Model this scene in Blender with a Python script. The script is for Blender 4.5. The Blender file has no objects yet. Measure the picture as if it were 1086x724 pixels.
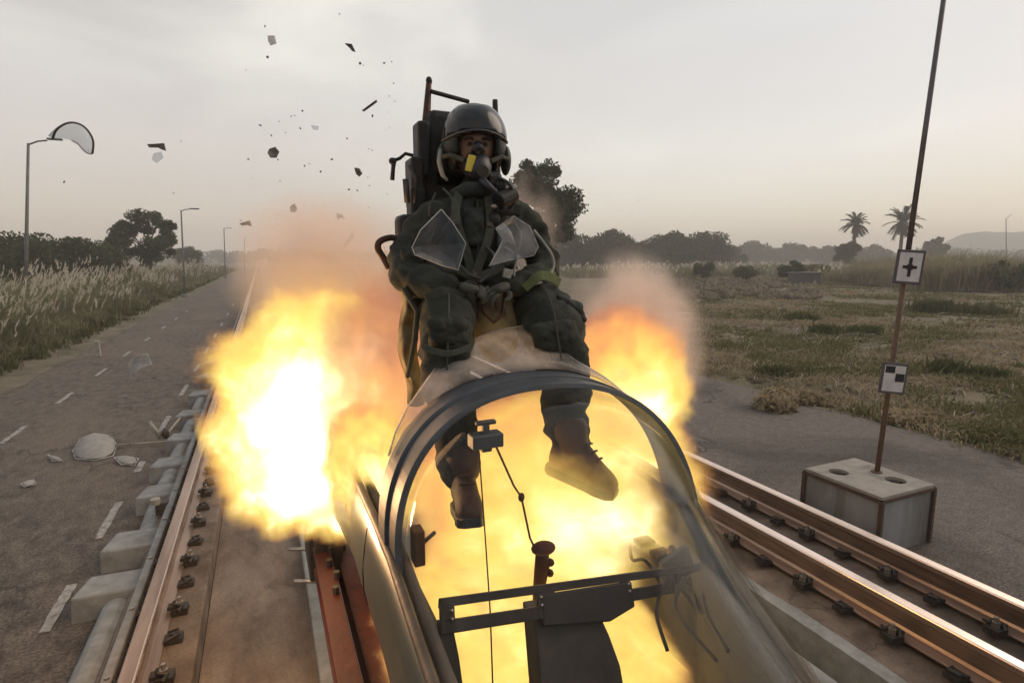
import bpy, bmesh, math, random
import numpy as np
from mathutils import Vector, Matrix, noise as mn

random.seed(7); rng = np.random.default_rng(7)
S = bpy.context.scene; COL = S.collection
rad = math.radians

# ------------------------------------------------------------------ camera
H = 2.2
PITCH, YAW = 8.25, 23.85
cam_d = bpy.data.cameras.new('camera'); cam = bpy.data.objects.new('camera', cam_d); COL.objects.link(cam)
cam_d.sensor_width = 36; cam_d.lens = 600/1086*36; cam_d.clip_start = 0.02; cam_d.clip_end = 5000
cam.location = (0, 0, H); cam.rotation_euler = (rad(90-PITCH), 0, rad(-YAW)); S.camera = cam

# ------------------------------------------------------------------ world
SUN_EL, SUN_AZ = 36, 92          # azimuth clockwise from +Y
w = bpy.data.worlds.new('World'); S.world = w; w.use_nodes = True
nt = w.node_tree; nt.nodes.clear(); N = nt.nodes.new; L = nt.links.new
out = N('ShaderNodeOutputWorld'); add = N('ShaderNodeAddShader'); b1 = N('ShaderNodeBackground'); b2 = N('ShaderNodeBackground')
sky = N('ShaderNodeTexSky'); sky.sky_type = 'NISHITA'; sky.sun_disc = False
sky.sun_elevation = rad(SUN_EL); sky.sun_rotation = rad(SUN_AZ); sky.dust_density = 1.5; sky.air_density = 1.2
L(sky.outputs[0], b1.inputs[0]); b1.inputs[1].default_value = 0.05
tc = N('ShaderNodeTexCoord'); sx = N('ShaderNodeSeparateXYZ'); L(tc.outputs['Generated'], sx.inputs[0])
rp = N('ShaderNodeValToRGB'); L(sx.outputs[2], rp.inputs[0])
rp.color_ramp.elements[0].position = 0.0; rp.color_ramp.elements[0].color = (.47, .38, .325, 1)
rp.color_ramp.elements[1].position = 1.0; rp.color_ramp.elements[1].color = (.30, .34, .38, 1)
for p, c in ((.07, (.53, .435, .375)), (.17, (.55, .465, .40)), (.30, (.49, .425, .36)), (.42, (.43, .395, .35)), (.6, (.37, .355, .34))):
    e = rp.color_ramp.elements.new(p); e.color = (*c, 1)
mp = N('ShaderNodeMapping'); mp.inputs['Scale'].default_value = (1.0, 1.0, 2.4); mp.inputs['Location'].default_value = (.35, .1, .2)
L(tc.outputs['Generated'], mp.inputs[0])
cn = N('ShaderNodeTexNoise'); cn.inputs['Scale'].default_value = 1.9; cn.inputs['Detail'].default_value = 5; cn.inputs['Roughness'].default_value = .48
cn.inputs['Distortion'].default_value = .5
L(mp.outputs[0], cn.inputs['Vector'])
cr = N('ShaderNodeValToRGB'); L(cn.outputs[0], cr.inputs[0])
cr.color_ramp.elements[0].position = .42; cr.color_ramp.elements[0].color = (0, 0, 0, 1)
cr.color_ramp.elements[1].position = .72; cr.color_ramp.elements[1].color = (1, 1, 1, 1)
hi = N('ShaderNodeMapRange'); hi.inputs[1].default_value = .12; hi.inputs[2].default_value = .30; L(sx.outputs[2], hi.inputs[0])
mu = N('ShaderNodeMath'); mu.operation = 'MULTIPLY'; L(cr.outputs[0], mu.inputs[0]); L(hi.outputs[0], mu.inputs[1])
dp = N('ShaderNodeVectorMath'); dp.operation = 'DOT_PRODUCT'; dp.inputs[1].default_value = (math.sin(rad(33))*math.cos(rad(24)), math.cos(rad(33))*math.cos(rad(24)), math.sin(rad(24))); L(tc.outputs['Generated'], dp.inputs[0])
lb = N('ShaderNodeMapRange'); lb.interpolation_type = 'SMOOTHSTEP'; lb.inputs[1].default_value = .80; lb.inputs[2].default_value = 1.0; L(dp.outputs['Value'], lb.inputs[0])
lm = N('ShaderNodeMath'); lm.operation = 'MULTIPLY'; L(lb.outputs[0], lm.inputs[0]); L(cn.outputs[0], lm.inputs[1])
ms = N('ShaderNodeMath'); ms.operation = 'ADD'; ms.use_clamp = True; L(mu.outputs[0], ms.inputs[0]); L(lm.outputs[0], ms.inputs[1])
mx = N('ShaderNodeMixRGB'); L(ms.outputs[0], mx.inputs[0]); L(rp.outputs[0], mx.inputs[1]); mx.inputs[2].default_value = (.80, .74, .62, 1)
L(mx.outputs[0], b2.inputs[0]); b2.inputs[1].default_value = 1.07
L(b1.outputs[0], add.inputs[0]); L(b2.outputs[0], add.inputs[1]); L(add.outputs[0], out.inputs[0])

sun_d = bpy.data.lights.new('sun', 'SUN'); sun = bpy.data.objects.new('sun', sun_d); COL.objects.link(sun)
sun_d.energy = 1.45; sun_d.angle = rad(45); sun_d.color = (1, .82, .64)
sun.rotation_euler = (rad(90-SUN_EL), 0, rad(180-SUN_AZ)); sun.location = (0, 0, 15)

S.view_settings.view_transform = 'Standard'; S.view_settings.look = 'None'; S.view_settings.exposure = 0; S.view_settings.gamma = 1
S.cycles.use_denoising = True
S.cycles.max_bounces = 10; S.cycles.transparent_max_bounces = 32; S.cycles.volume_bounces = 2
S.cycles.diffuse_bounces = 3; S.cycles.glossy_bounces = 3
S.cycles.volume_step_rate = 1.0; S.cycles.volume_max_steps = 256
S.cycles.sample_clamp_indirect = 6; S.cycles.caustics_reflective = False; S.cycles.caustics_refractive = False

# ------------------------------------------------------------------ helpers
_s, _c = math.sin(rad(YAW)), math.cos(rad(YAW)); _st, _ct = math.sin(rad(PITCH)), math.cos(rad(PITCH))
_R = Vector((_c, -_s, 0)); _F = Vector((_s*_ct, _c*_ct, -_st)); _U = Vector((_s*_st, _c*_st, _ct))
def ray(x, y): return _R*((x-543)/600) + _U*((362-y)/600) + _F
def P(x, y, Y):                       # world point at distance Y along the track
    r = ray(x, y); return Vector((0, 0, H)) + r*(Y/r.y)
def PD(x, y, d): return Vector((0, 0, H)) + ray(x, y)*d
def G(x, d, z=0):                     # ground point in the direction of x, d metres away
    p = PD(x, 275, d); p.z = z; return p

def tag(o, label=None, cat=None, group=None, kind=None):
    if label: o['label'] = label
    if cat: o['category'] = cat
    if group: o['group'] = group
    if kind: o['kind'] = kind
    return o
def empty(name, loc=(0, 0, 0), rz=0):
    o = bpy.data.objects.new(name, None); o.empty_display_size = .1; COL.objects.link(o)
    o.location = loc; o.rotation_euler = (0, 0, rz); return o
def link(name, me, parent=None, world=True):
    o = bpy.data.objects.new(name, me); COL.objects.link(o)
    if parent:
        o.parent = parent
        if world: o.matrix_parent_inverse = mat_world(parent).inverted()
    return o
def mat_world(o):
    m = o.matrix_basis.copy()
    if o.parent: m = mat_world(o.parent) @ o.matrix_parent_inverse @ m
    return m
def copy_tree(o, parent=None):
    c = o.copy(); COL.objects.link(c)
    if parent: c.parent = parent
    for ch in list(o.children): copy_tree(ch, c)
    return c

def spl(pts, k=5):
    pts = [Vector(p) for p in pts]; o = []
    for i in range(len(pts)-1):
        a, b, c, d = pts[max(0, i-1)], pts[i], pts[i+1], pts[min(len(pts)-1, i+2)]
        for j in range(k):
            t = j/k; o.append(.5*((2*b)+(c-a)*t+(2*a-5*b+4*c-d)*t*t+(3*b-a-3*c+d)*t**3))
    return o+[pts[-1]]
class MB:
    def __init__(s): s.v = []; s.f = []; s.mi = []
    def add(s, vs, fs, m=0):
        n = len(s.v); s.v += [tuple(v) for v in vs]; s.f += [tuple(n+i for i in f) for f in fs]; s.mi += [m]*len(fs); return s
    def box(s, c, d, rot=None, m=0):
        x, y, z = d[0]/2, d[1]/2, d[2]/2
        vs = [Vector(p) for p in ((-x,-y,-z),(x,-y,-z),(x,y,-z),(-x,y,-z),(-x,-y,z),(x,-y,z),(x,y,z),(-x,y,z))]
        if rot is not None: vs = [rot @ v for v in vs]
        return s.add([v+Vector(c) for v in vs], [(3,2,1,0),(4,5,6,7),(0,1,5,4),(1,2,6,5),(2,3,7,6),(3,0,4,7)], m)
    def tube(s, pts, r, n=8, cap=True, m=0, sq=None):
        pts = [Vector(p) for p in pts]; rs = r if isinstance(r, (list, tuple)) else [r]*len(pts)
        vs = []; up = None
        for i, p in enumerate(pts):
            t = (pts[min(i+1, len(pts)-1)] - pts[max(i-1, 0)]).normalized()
            if up is None: up = Vector((0, 0, 1)) if abs(t.z) < .9 else Vector((0, 1, 0))
            a = t.cross(up).normalized(); b = a.cross(t).normalized(); up = b
            for k in range(n):
                q = 2*math.pi*(k+.5)/n; vs.append(p + (a*math.cos(q) + b*math.sin(q))*rs[i])
        fs = [(i*n+k, i*n+(k+1) % n, (i+1)*n+(k+1) % n, (i+1)*n+k) for i in range(len(pts)-1) for k in range(n)]
        if cap: fs += [tuple(range(n))[::-1], tuple(range((len(pts)-1)*n, len(pts)*n))]
        return s.add(vs, fs, m)
    def loft(s, rings, closed=True, caps=True, m=0):
        n = len(rings[0]); vs = [v for r in rings for v in r]; fs = []
        for i in range(len(rings)-1):
            for k in range(n if closed else n-1):
                fs.append((i*n+k, i*n+(k+1) % n, (i+1)*n+(k+1) % n, (i+1)*n+k))
        if caps and closed: fs += [tuple(range(n))[::-1], tuple(range((len(rings)-1)*n, len(rings)*n))]
        return s.add(vs, fs, m)
    def prism(s, poly, thick, nrm, m=0):
        nrm = Vector(nrm).normalized()*thick/2; n = len(poly)
        return s.loft([[Vector(p)-nrm for p in poly], [Vector(p)+nrm for p in poly]], True, True, m)
    def ell(s, c, r, nu=16, nv=10, rot=None, m=0):
        vs = []; c = Vector(c); r = (r, r, r) if not isinstance(r, (tuple, list)) else r
        for j in range(nv+1):
            t = math.pi*j/nv
            for i in range(nu):
                p = 2*math.pi*i/nu; v = Vector((r[0]*math.sin(t)*math.cos(p), r[1]*math.sin(t)*math.sin(p), r[2]*math.cos(t)))
                if rot is not None: v = rot @ v
                vs.append(c+v)
        fs = [(j*nu+i, (j+1)*nu+i, (j+1)*nu+(i+1) % nu, j*nu+(i+1) % nu) for j in range(nv) for i in range(nu)]
        return s.add(vs, fs, m)
    def mesh(s, name, mats, smooth=False):
        me = bpy.data.meshes.new(name); me.from_pydata(s.v, [], s.f)
        for m_ in (mats if isinstance(mats, (list, tuple)) else [mats]): me.materials.append(m_)
        if any(s.mi): me.polygons.foreach_set('material_index', s.mi)
        bm = bmesh.new(); bm.from_mesh(me); bmesh.ops.remove_doubles(bm, verts=bm.verts, dist=1e-6)
        bmesh.ops.recalc_face_normals(bm, faces=bm.faces); bm.to_mesh(me); bm.free()
        if smooth: me.polygons.foreach_set('use_smooth', [True]*len(me.polygons))
        me.update(); return me
    def build(s, name, mats, parent=None, smooth=False, bevel=0, solid=0, sub=0, auto=None):
        o = link(name, s.mesh(name, mats, smooth), parent)
        if solid:
            md = o.modifiers.new('s', 'SOLIDIFY'); md.thickness = solid; md.offset = 0
        if bevel:
            md = o.modifiers.new('b', 'BEVEL'); md.width = bevel; md.segments = 2; md.limit_method = 'ANGLE'; md.angle_limit = rad(40)
        if sub:
            md = o.modifiers.new('u', 'SUBSURF'); md.levels = sub; md.render_levels = sub
        return o

def np_mesh(name, V, F, mat, smooth=False):
    V = np.asarray(V, np.float32).reshape(-1, 3); F = np.asarray(F, np.int32); k = F.shape[1]
    me = bpy.data.meshes.new(name); me.vertices.add(len(V)); me.vertices.foreach_set('co', V.ravel())
    me.loops.add(F.size); me.loops.foreach_set('vertex_index', F.ravel())
    me.polygons.add(len(F)); me.polygons.foreach_set('loop_start', np.arange(0, F.size, k, dtype=np.int32))
    me.update(calc_edges=True); me.validate()
    for m_ in (mat if isinstance(mat, (list, tuple)) else [mat]): me.materials.append(m_)
    if smooth: me.polygons.foreach_set('use_smooth', [True]*len(me.polygons))
    return me
def bake(o):                          # apply modifiers without operators
    dg = bpy.context.evaluated_depsgraph_get(); ev = o.evaluated_get(dg)
    me = bpy.data.meshes.new_from_object(ev); o.modifiers.clear(); o.data = me; return o

# ------------------------------------------------------------------ materials
def mat(name, c1, c2=None, scale=4, rough=.8, metal=0, bump=.0, bscale=None, detail=6, c3=None, s3=1.0, thr=(.35, .65), spec=.3, stretch=(1, 1, 1), t3=(.5, .7), coat=0):
    m = bpy.data.materials.new(name); m.use_nodes = True; nt = m.node_tree; bs = nt.nodes['Principled BSDF']
    bs.inputs['Roughness'].default_value = rough; bs.inputs['Metallic'].default_value = metal
    bs.inputs['Specular IOR Level'].default_value = spec; bs.inputs['Coat Weight'].default_value = coat
    bs.inputs['Base Color'].default_value = (*c1, 1)
    N = nt.nodes.new; L = nt.links.new
    tc = N('ShaderNodeTexCoord'); mp = N('ShaderNodeMapping'); mp.inputs['Scale'].default_value = stretch
    L(tc.outputs['Object'], mp.inputs[0]); col = None
    if c2 is not None:
        n = N('ShaderNodeTexNoise'); n.inputs['Scale'].default_value = scale; n.inputs['Detail'].default_value = detail; n.inputs['Roughness'].default_value = .65
        L(mp.outputs[0], n.inputs['Vector']); r = N('ShaderNodeMapRange'); r.inputs[1].default_value = thr[0]; r.inputs[2].default_value = thr[1]; L(n.outputs[0], r.inputs[0])
        x = N('ShaderNodeMixRGB'); x.inputs[1].default_value = (*c1, 1); x.inputs[2].default_value = (*c2, 1); L(r.outputs[0], x.inputs[0]); col = x.outputs[0]
        if c3 is not None:
            n = N('ShaderNodeTexNoise'); n.inputs['Scale'].default_value = s3; n.inputs['Detail'].default_value = 5; n.inputs['Distortion'].default_value = .6
            L(mp.outputs[0], n.inputs['Vector']); r = N('ShaderNodeMapRange'); r.inputs[1].default_value = t3[0]; r.inputs[2].default_value = t3[1]; L(n.outputs[0], r.inputs[0])
            y = N('ShaderNodeMixRGB'); L(col, y.inputs[1]); y.inputs[2].default_value = (*c3, 1); L(r.outputs[0], y.inputs[0]); col = y.outputs[0]
        L(col, bs.inputs['Base Color'])
        rr = N('ShaderNodeMapRange'); rr.inputs[3].default_value = max(0, rough-.12); rr.inputs[4].default_value = min(1, rough+.12); L(n.outputs[0], rr.inputs[0]); L(rr.outputs[0], bs.inputs['Roughness'])
    if bump:
        n = N('ShaderNodeTexNoise'); n.inputs['Scale'].default_value = bscale or scale*4; n.inputs['Detail'].default_value = 8; n.inputs['Roughness'].default_value = .7
        L(mp.outputs[0], n.inputs['Vector']); b = N('ShaderNodeBump'); b.inputs['Strength'].default_value = bump; b.inputs['Distance'].default_value = .02
        L(n.outputs[0], b.inputs['Height']); L(b.outputs[0], bs.inputs['Normal'])
    return m
def leafmat(name, a, b, scale=1.2, trans=.25):
    m = mat(name, a, b, scale=scale, rough=.8, spec=.15); nt = m.node_tree; bs = nt.nodes['Principled BSDF']; o = nt.nodes['Material Output']
    t = nt.nodes.new('ShaderNodeBsdfTranslucent'); mx = nt.nodes.new('ShaderNodeMixShader'); mx.inputs[0].default_value = trans
    src = bs.inputs['Base Color'].links[0].from_socket; nt.links.new(src, t.inputs[0])
    nt.links.new(bs.outputs[0], mx.inputs[1]); nt.links.new(t.outputs[0], mx.inputs[2]); nt.links.new(mx.outputs[0], o.inputs[0]); return m
def glass(name, tint=(.93, .95, .96), dust=.06, rough=.04, dustcol=(.6, .55, .5), base=.018, fk=.8):
    m = bpy.data.materials.new(name); m.use_nodes = True; nt = m.node_tree; nt.nodes.clear(); N = nt.nodes.new; L = nt.links.new
    o = N('ShaderNodeOutputMaterial'); t = N('ShaderNodeBsdfTransparent'); t.inputs[0].default_value = (*tint, 1)
    g = N('ShaderNodeBsdfGlossy'); g.inputs['Roughness'].default_value = rough
    lw = N('ShaderNodeLayerWeight'); pw_ = N('ShaderNodeMath'); pw_.operation = 'POWER'; pw_.inputs[1].default_value = 4.2; L(lw.outputs['Facing'], pw_.inputs[0])
    mm = N('ShaderNodeMath'); mm.operation = 'MULTIPLY_ADD'; mm.inputs[1].default_value = fk*.8; mm.inputs[2].default_value = base
    L(pw_.outputs[0], mm.inputs[0]); mm.use_clamp = True
    a = N('ShaderNodeMixShader'); L(mm.outputs[0], a.inputs[0]); L(t.outputs[0], a.inputs[1]); L(g.outputs[0], a.inputs[2])
    d = N('ShaderNodeBsdfDiffuse'); d.inputs[0].default_value = (*dustcol, 1); tl = N('ShaderNodeBsdfTranslucent'); tl.inputs[0].default_value = (*dustcol, 1)
    da = N('ShaderNodeMixShader'); da.inputs[0].default_value = .5; L(d.outputs[0], da.inputs[1]); L(tl.outputs[0], da.inputs[2])
    tc = N('ShaderNodeTexCoord'); n = N('ShaderNodeTexNoise'); n.inputs['Scale'].default_value = 9; n.inputs['Detail'].default_value = 8; L(tc.outputs['Object'], n.inputs['Vector'])
    r = N('ShaderNodeMapRange'); r.inputs[1].default_value = .35; r.inputs[2].default_value = .75; r.inputs[3].default_value = dust*.4; r.inputs[4].default_value = dust*1.8; L(n.outputs[0], r.inputs[0])
    b = N('ShaderNodeMixShader'); L(r.outputs[0], b.inputs[0]); L(a.outputs[0], b.inputs[1]); L(da.outputs[0], b.inputs[2]); L(b.outputs[0], o.inputs[0]); return m

M = {}
M['asphalt'] = mat('asphalt', (.055, .045, .038), (.165, .134, .110), scale=9, rough=.9, bump=.9, bscale=40, c3=(.165, .132, .105), s3=.7, t3=(.44, .8), thr=(.32, .68), detail=12, stretch=(1, .55, 1))
M['asphalt_r'] = mat('asphalt_apron', (.090, .074, .064), (.170, .142, .122), scale=11, rough=.88, bump=.7, bscale=45, c3=(.036, .03, .027), s3=.55, t3=(.48, .74), detail=12, thr=(.28, .72))
M['dirt'] = mat('dry_dirt', (.14, .11, .075), (.07, .075, .035), scale=.35, rough=.95, bump=.6, bscale=9, c3=(.085, .065, .045), s3=.12, t3=(.45, .62))
M['field'] = mat('rough_field', (.175, .135, .088), (.07, .07, .036), scale=1.1, rough=.95, bump=.8, bscale=7, c3=(.10, .072, .05), s3=.14, t3=(.5, .64), stretch=(1, 1, 1))
M['verge'] = mat('sandy_verge', (.17, .14, .10), (.10, .085, .055), scale=2.2, rough=.95, bump=.8, bscale=14, c3=(.06, .06, .03), s3=.8)
M['paint'] = mat('worn_road_paint', (.33, .31, .28), (.13, .11, .10), scale=14, rough=.8, thr=(.45, .68), bump=.2)
M['conc'] = mat('pale_concrete', (.255, .26, .255), (.165, .165, .16), scale=8, rough=.85, bump=.25, bscale=40, c3=(.13, .12, .10), s3=2.2, t3=(.55, .75))
M['conc_d'] = mat('dusty_concrete', (.215, .165, .13), (.12, .09, .07), scale=5, rough=.88, bump=.6, bscale=20, c3=(.085, .062, .048), s3=2.4, t3=(.48, .66), detail=12)
M['conc_f'] = mat('stained_trench_floor', (.19, .14, .11), (.10, .074, .058), scale=4, rough=.9, bump=.6, bscale=18, c3=(.24, .19, .155), s3=2.0, t3=(.5, .68), detail=12, stretch=(1, .5, 1))
M['conc_box'] = mat('box_concrete', (.30, .27, .235), (.22, .20, .18), scale=7, rough=.85, bump=.25, bscale=45, c3=(.16, .145, .13), s3=4, t3=(.52, .7))
M['angle'] = mat('dark_angle_iron', (.055, .038, .03), (.09, .055, .04), scale=25, rough=.7, bump=.3)
M['box_side'] = mat('painted_box_side', (.25, .25, .25), (.18, .18, .18), scale=6, rough=.75, bump=.2, c3=(.10, .085, .07), s3=3, stretch=(1, 1, .25))
M['railglint'] = mat('polished_rail_glint', (.92, .76, .68), (.68, .53, .44), scale=5, rough=.27, metal=.9, stretch=(1, .15, 1))  # polished steel, with peach highlights put into the colour
M['rail'] = mat('worn_rail_steel', (.46, .33, .26), (.22, .15, .115), scale=9, rough=.36, metal=.75, bump=.12, bscale=30, stretch=(1, .08, 1), c3=(.15, .09, .06), s3=3, t3=(.55, .75))
M['clip'] = mat('dark_clip_steel', (.05, .047, .046), (.085, .07, .06), scale=20, rough=.5, metal=.6, bump=.3)
M['bolt'] = mat('bright_bolt', (.45, .42, .38), (.25, .2, .16), scale=30, rough=.35, metal=.8)
M['slate'] = mat('grey_channel_plate', (.10, .105, .11), (.065, .065, .065), scale=5, rough=.5, metal=.3, bump=.2, c3=(.12, .09, .07), s3=3)
M['rust'] = mat('rusty_pole', (.085, .048, .032), (.14, .085, .055), scale=25, rough=.75, bump=.3, stretch=(1, 1, .3))
M['darkpole'] = mat('dark_grey_pole', (.085, .075, .075), (.13, .12, .12), scale=18, rough=.5, metal=.4)
M['lamp'] = mat('galvanised_lamp_pole', (.12, .125, .125), (.18, .18, .175), scale=6, rough=.6, metal=.3)
M['plq'] = mat('white_plaque', (.56, .55, .56), (.42, .41, .42), scale=10, rough=.6)
M['plb'] = mat('grey_plaque_rim', (.10, .09, .10), (.07, .065, .07), scale=10, rough=.7)
M['black'] = mat('black_print', (.012, .012, .016), (.022, .02, .024), scale=30, rough=.6)
M['fus'] = mat('olive_grey_fuselage', (.058, .070, .056), (.040, .048, .040), scale=3, rough=.42, metal=.15, spec=.5, bump=.06, bscale=12, c3=(.085, .088, .068), s3=2.0, t3=(.5, .8), coat=.25)
M['bow'] = mat('blue_grey_bow_frame', (.058, .066, .078), (.036, .040, .047), scale=9, rough=.5, metal=.2, bump=.05, spec=.5, c3=(.10, .095, .085), s3=7, t3=(.55, .8))
M['bow_d'] = mat('black_seal', (.012, .012, .014), (.02, .02, .02), scale=20, rough=.6)
M['sill'] = mat('scorched_sill', (.12, .09, .07), (.07, .055, .045), scale=12, rough=.5, metal=.3, bump=.15)
M['tub'] = mat('cockpit_tub', (.05, .045, .045), (.10, .08, .065), scale=7, rough=.7, bump=.2, c3=(.03, .03, .03), s3=4)
M['panel'] = mat('black_panel', (.022, .018, .017), (.04, .03, .025), scale=12, rough=.55, bump=.15)
M['tan'] = mat('tan_lever', (.35, .25, .15), (.2, .14, .08), scale=12, rough=.6)
M['red'] = mat('red_oxide_steel', (.055, .008, .006), (.035, .006, .005), scale=6, rough=.55, bump=.2, c3=(.10, .035, .028), s3=3, t3=(.55, .75))
M['seat'] = mat('black_seat_metal', (.014, .014, .015), (.028, .026, .025), scale=14, rough=.5, metal=.4, bump=.2)
M['seatrust'] = mat('brown_seat_rail', (.075, .03, .018), (.03, .016, .012), scale=14, rough=.5, metal=.4)
M['khaki'] = mat('khaki_canvas', (.34, .28, .15), (.16, .125, .07), scale=9, rough=.9, bump=.5, bscale=18, c3=(.08, .05, .03), s3=7, t3=(.5, .62))
M['suit'] = mat('dark_green_flying_suit', (.034, .037, .027), (.016, .018, .015), scale=6, rough=.8, bump=1.0, bscale=13, c3=(.060, .060, .046), s3=6, t3=(.52, .7), spec=.2)
M['vest'] = mat('black_green_vest', (.017, .020, .019), (.03, .034, .029), scale=8, rough=.75, bump=.4, bscale=26, spec=.25)
M['strap'] = mat('olive_webbing', (.06, .065, .048), (.04, .044, .034), scale=30, rough=.85, bump=.3)
M['boot'] = mat('brown_black_boot', (.085, .036, .020), (.045, .022, .014), scale=12, rough=.55, bump=.3)  # reddish brown carries the orange veil of flame over the boots
M['stickm'] = mat('red_brown_grip', (.09, .025, .015), (.05, .015, .01), scale=20, rough=.6)
M['helm'] = mat('dark_helmet', (.016, .019, .017), (.026, .028, .025), scale=7, rough=.42, spec=.3, bump=.08)
M['visor'] = mat('smoked_visor', (.010, .010, .011), (.014, .014, .015), scale=4, rough=.16, spec=.4)
M['skin'] = mat('shaded_brown_skin', (.20, .115, .08), (.14, .08, .058), scale=10, rough=.6, spec=.3)
M['mask'] = mat('black_rubber', (.012, .013, .018), (.022, .022, .028), scale=14, rough=.45, spec=.4)
M['yellow'] = mat('yellow_tape', (.62, .50, .06), (.50, .38, .05), scale=20, rough=.6)
M['lime'] = mat('yellow_green_band', (.15, .17, .075), (.09, .11, .05), scale=20, rough=.8)
M['white'] = mat('white_rubber', (.34, .32, .28), (.20, .19, .165), scale=14, rough=.6)
M['glove'] = mat('grey_green_glove', (.075, .072, .058), (.04, .04, .034), scale=20, rough=.8, bump=.3)
M['debris'] = mat('charred_fragment', (.10, .095, .09), (.19, .18, .165), scale=20, rough=.6)
M['glass'] = glass('windscreen_glass', (.98, .975, .96), dust=.004, rough=.07, fk=.42, base=.003)
M['clear'] = glass('clear_perspex', (.80, .81, .82), dust=.008, rough=.1, fk=.12)
M['glassb'] = glass('crazed_canopy_glass', (.90, .88, .87), dust=.30, rough=.16, dustcol=(.62, .58, .56), fk=.5)
M['shard'] = glass('flying_canopy_glass', (.66, .72, .80), dust=.055, rough=.1, dustcol=(.45, .5, .55))
M['shardb'] = glass('frosted_canopy_glass', (.80, .83, .86), dust=.30, rough=.2, dustcol=(.66, .64, .62))
M['edge'] = glass('bright_glass_edge', (.7, .72, .74), dust=.6, rough=.1, dustcol=(.75, .73, .70))
M['leafd'] = leafmat('dark_leaves', (.030, .043, .019), (.062, .072, .033), scale=.8)
M['leafm'] = leafmat('mid_leaves', (.045, .058, .024), (.075, .08, .036), scale=.6)
M['palm'] = leafmat('palm_fronds', (.035, .045, .02), (.06, .062, .03), scale=.8)
M['bark'] = mat('bark', (.07, .055, .042), (.04, .032, .025), scale=5, rough=.9, bump=.5)
M['grassg'] = leafmat('green_grass', (.095, .100, .036), (.185, .165, .080), scale=.9, trans=.35)
M['weed'] = leafmat('dark_weed', (.06, .07, .027), (.11, .11, .048), scale=2.5, trans=.35)
M['straw'] = leafmat('dry_straw', (.38, .30, .19), (.20, .16, .095), scale=.7, trans=.3)
M['reed'] = leafmat('reed_blades', (.105, .115, .052), (.27, .24, .15), scale=.5, trans=.35)
M['bank'] = leafmat('straw_bank', (.15, .14, .07), (.34, .29, .20), scale=.35, trans=.35)
M['plume'] = leafmat('pale_reed_plumes', (.62, .55, .46), (.45, .39, .31), scale=.8, trans=.5)
M['clod'] = mat('dry_clods', (.15, .115, .08), (.09, .07, .05), scale=3, rough=.95, bump=.6)
M['stick'] = mat('bleached_sticks', (.36, .31, .24), (.2, .17, .13), scale=5, rough=.9)
M['hill'] = mat('hazy_hill', (.07, .075, .06), (.09, .09, .07), scale=.05, rough=1)

def cracked(m, scale, wd, col=(.022, .018, .016), stretch=(1, .5, 1), sp=.38):
    nt = m.node_tree; N = nt.nodes.new; L = nt.links.new; bs = nt.nodes['Principled BSDF']; src = bs.inputs['Base Color'].links[0].from_socket
    tc = N('ShaderNodeTexCoord'); mp = N('ShaderNodeMapping'); mp.inputs['Scale'].default_value = stretch; L(tc.outputs['Object'], mp.inputs[0])
    n = N('ShaderNodeTexNoise'); n.inputs['Scale'].default_value = 2.2; n.inputs['Detail'].default_value = 6; L(mp.outputs[0], n.inputs['Vector'])
    mx = N('ShaderNodeMixRGB'); mx.blend_type = 'ADD'; mx.inputs[0].default_value = .8; L(mp.outputs[0], mx.inputs[1]); L(n.outputs['Color'], mx.inputs[2])
    v = N('ShaderNodeTexVoronoi'); v.feature = 'DISTANCE_TO_EDGE'; v.inputs['Scale'].default_value = scale; L(mx.outputs[0], v.inputs['Vector'])
    r = N('ShaderNodeMapRange'); r.inputs[1].default_value = 0; r.inputs[2].default_value = wd; r.inputs[3].default_value = .8; r.inputs[4].default_value = 0; L(v.outputs[0], r.inputs[0])
    g = N('ShaderNodeTexNoise'); g.inputs['Scale'].default_value = .8; L(tc.outputs['Object'], g.inputs['Vector']); gr = N('ShaderNodeMapRange'); gr.inputs[1].default_value = .45; gr.inputs[2].default_value = .62; L(g.outputs[0], gr.inputs[0])
    q = N('ShaderNodeMath'); q.operation = 'MULTIPLY'; L(r.outputs[0], q.inputs[0]); L(gr.outputs[0], q.inputs[1])
    o = N('ShaderNodeMixRGB'); L(q.outputs[0], o.inputs[0]); L(src, o.inputs[1]); o.inputs[2].default_value = (*col, 1); L(o.outputs[0], bs.inputs['Base Color'])
    # speckle of aggregate
    a = N('ShaderNodeTexNoise'); a.inputs['Scale'].default_value = 55; a.inputs['Detail'].default_value = 3; L(tc.outputs['Object'], a.inputs['Vector'])
    ar = N('ShaderNodeMapRange'); ar.inputs[1].default_value = .35; ar.inputs[2].default_value = .65; ar.inputs[3].default_value = 1-sp; ar.inputs[4].default_value = 1+sp; L(a.outputs[0], ar.inputs[0])
    w2 = N('ShaderNodeMixRGB'); w2.blend_type = 'MULTIPLY'; w2.inputs[0].default_value = 1; L(o.outputs[0], w2.inputs[1]); L(ar.outputs[0], w2.inputs[2]); L(w2.outputs[0], bs.inputs['Base Color'])
cracked(M['asphalt'], .9, .02); cracked(M['asphalt_r'], .55, .014); cracked(M['conc_f'], 1.3, .022, (.05, .035, .028), sp=.10); cracked(M['conc_d'], 2.2, .02, (.06, .045, .035), sp=.08)
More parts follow.
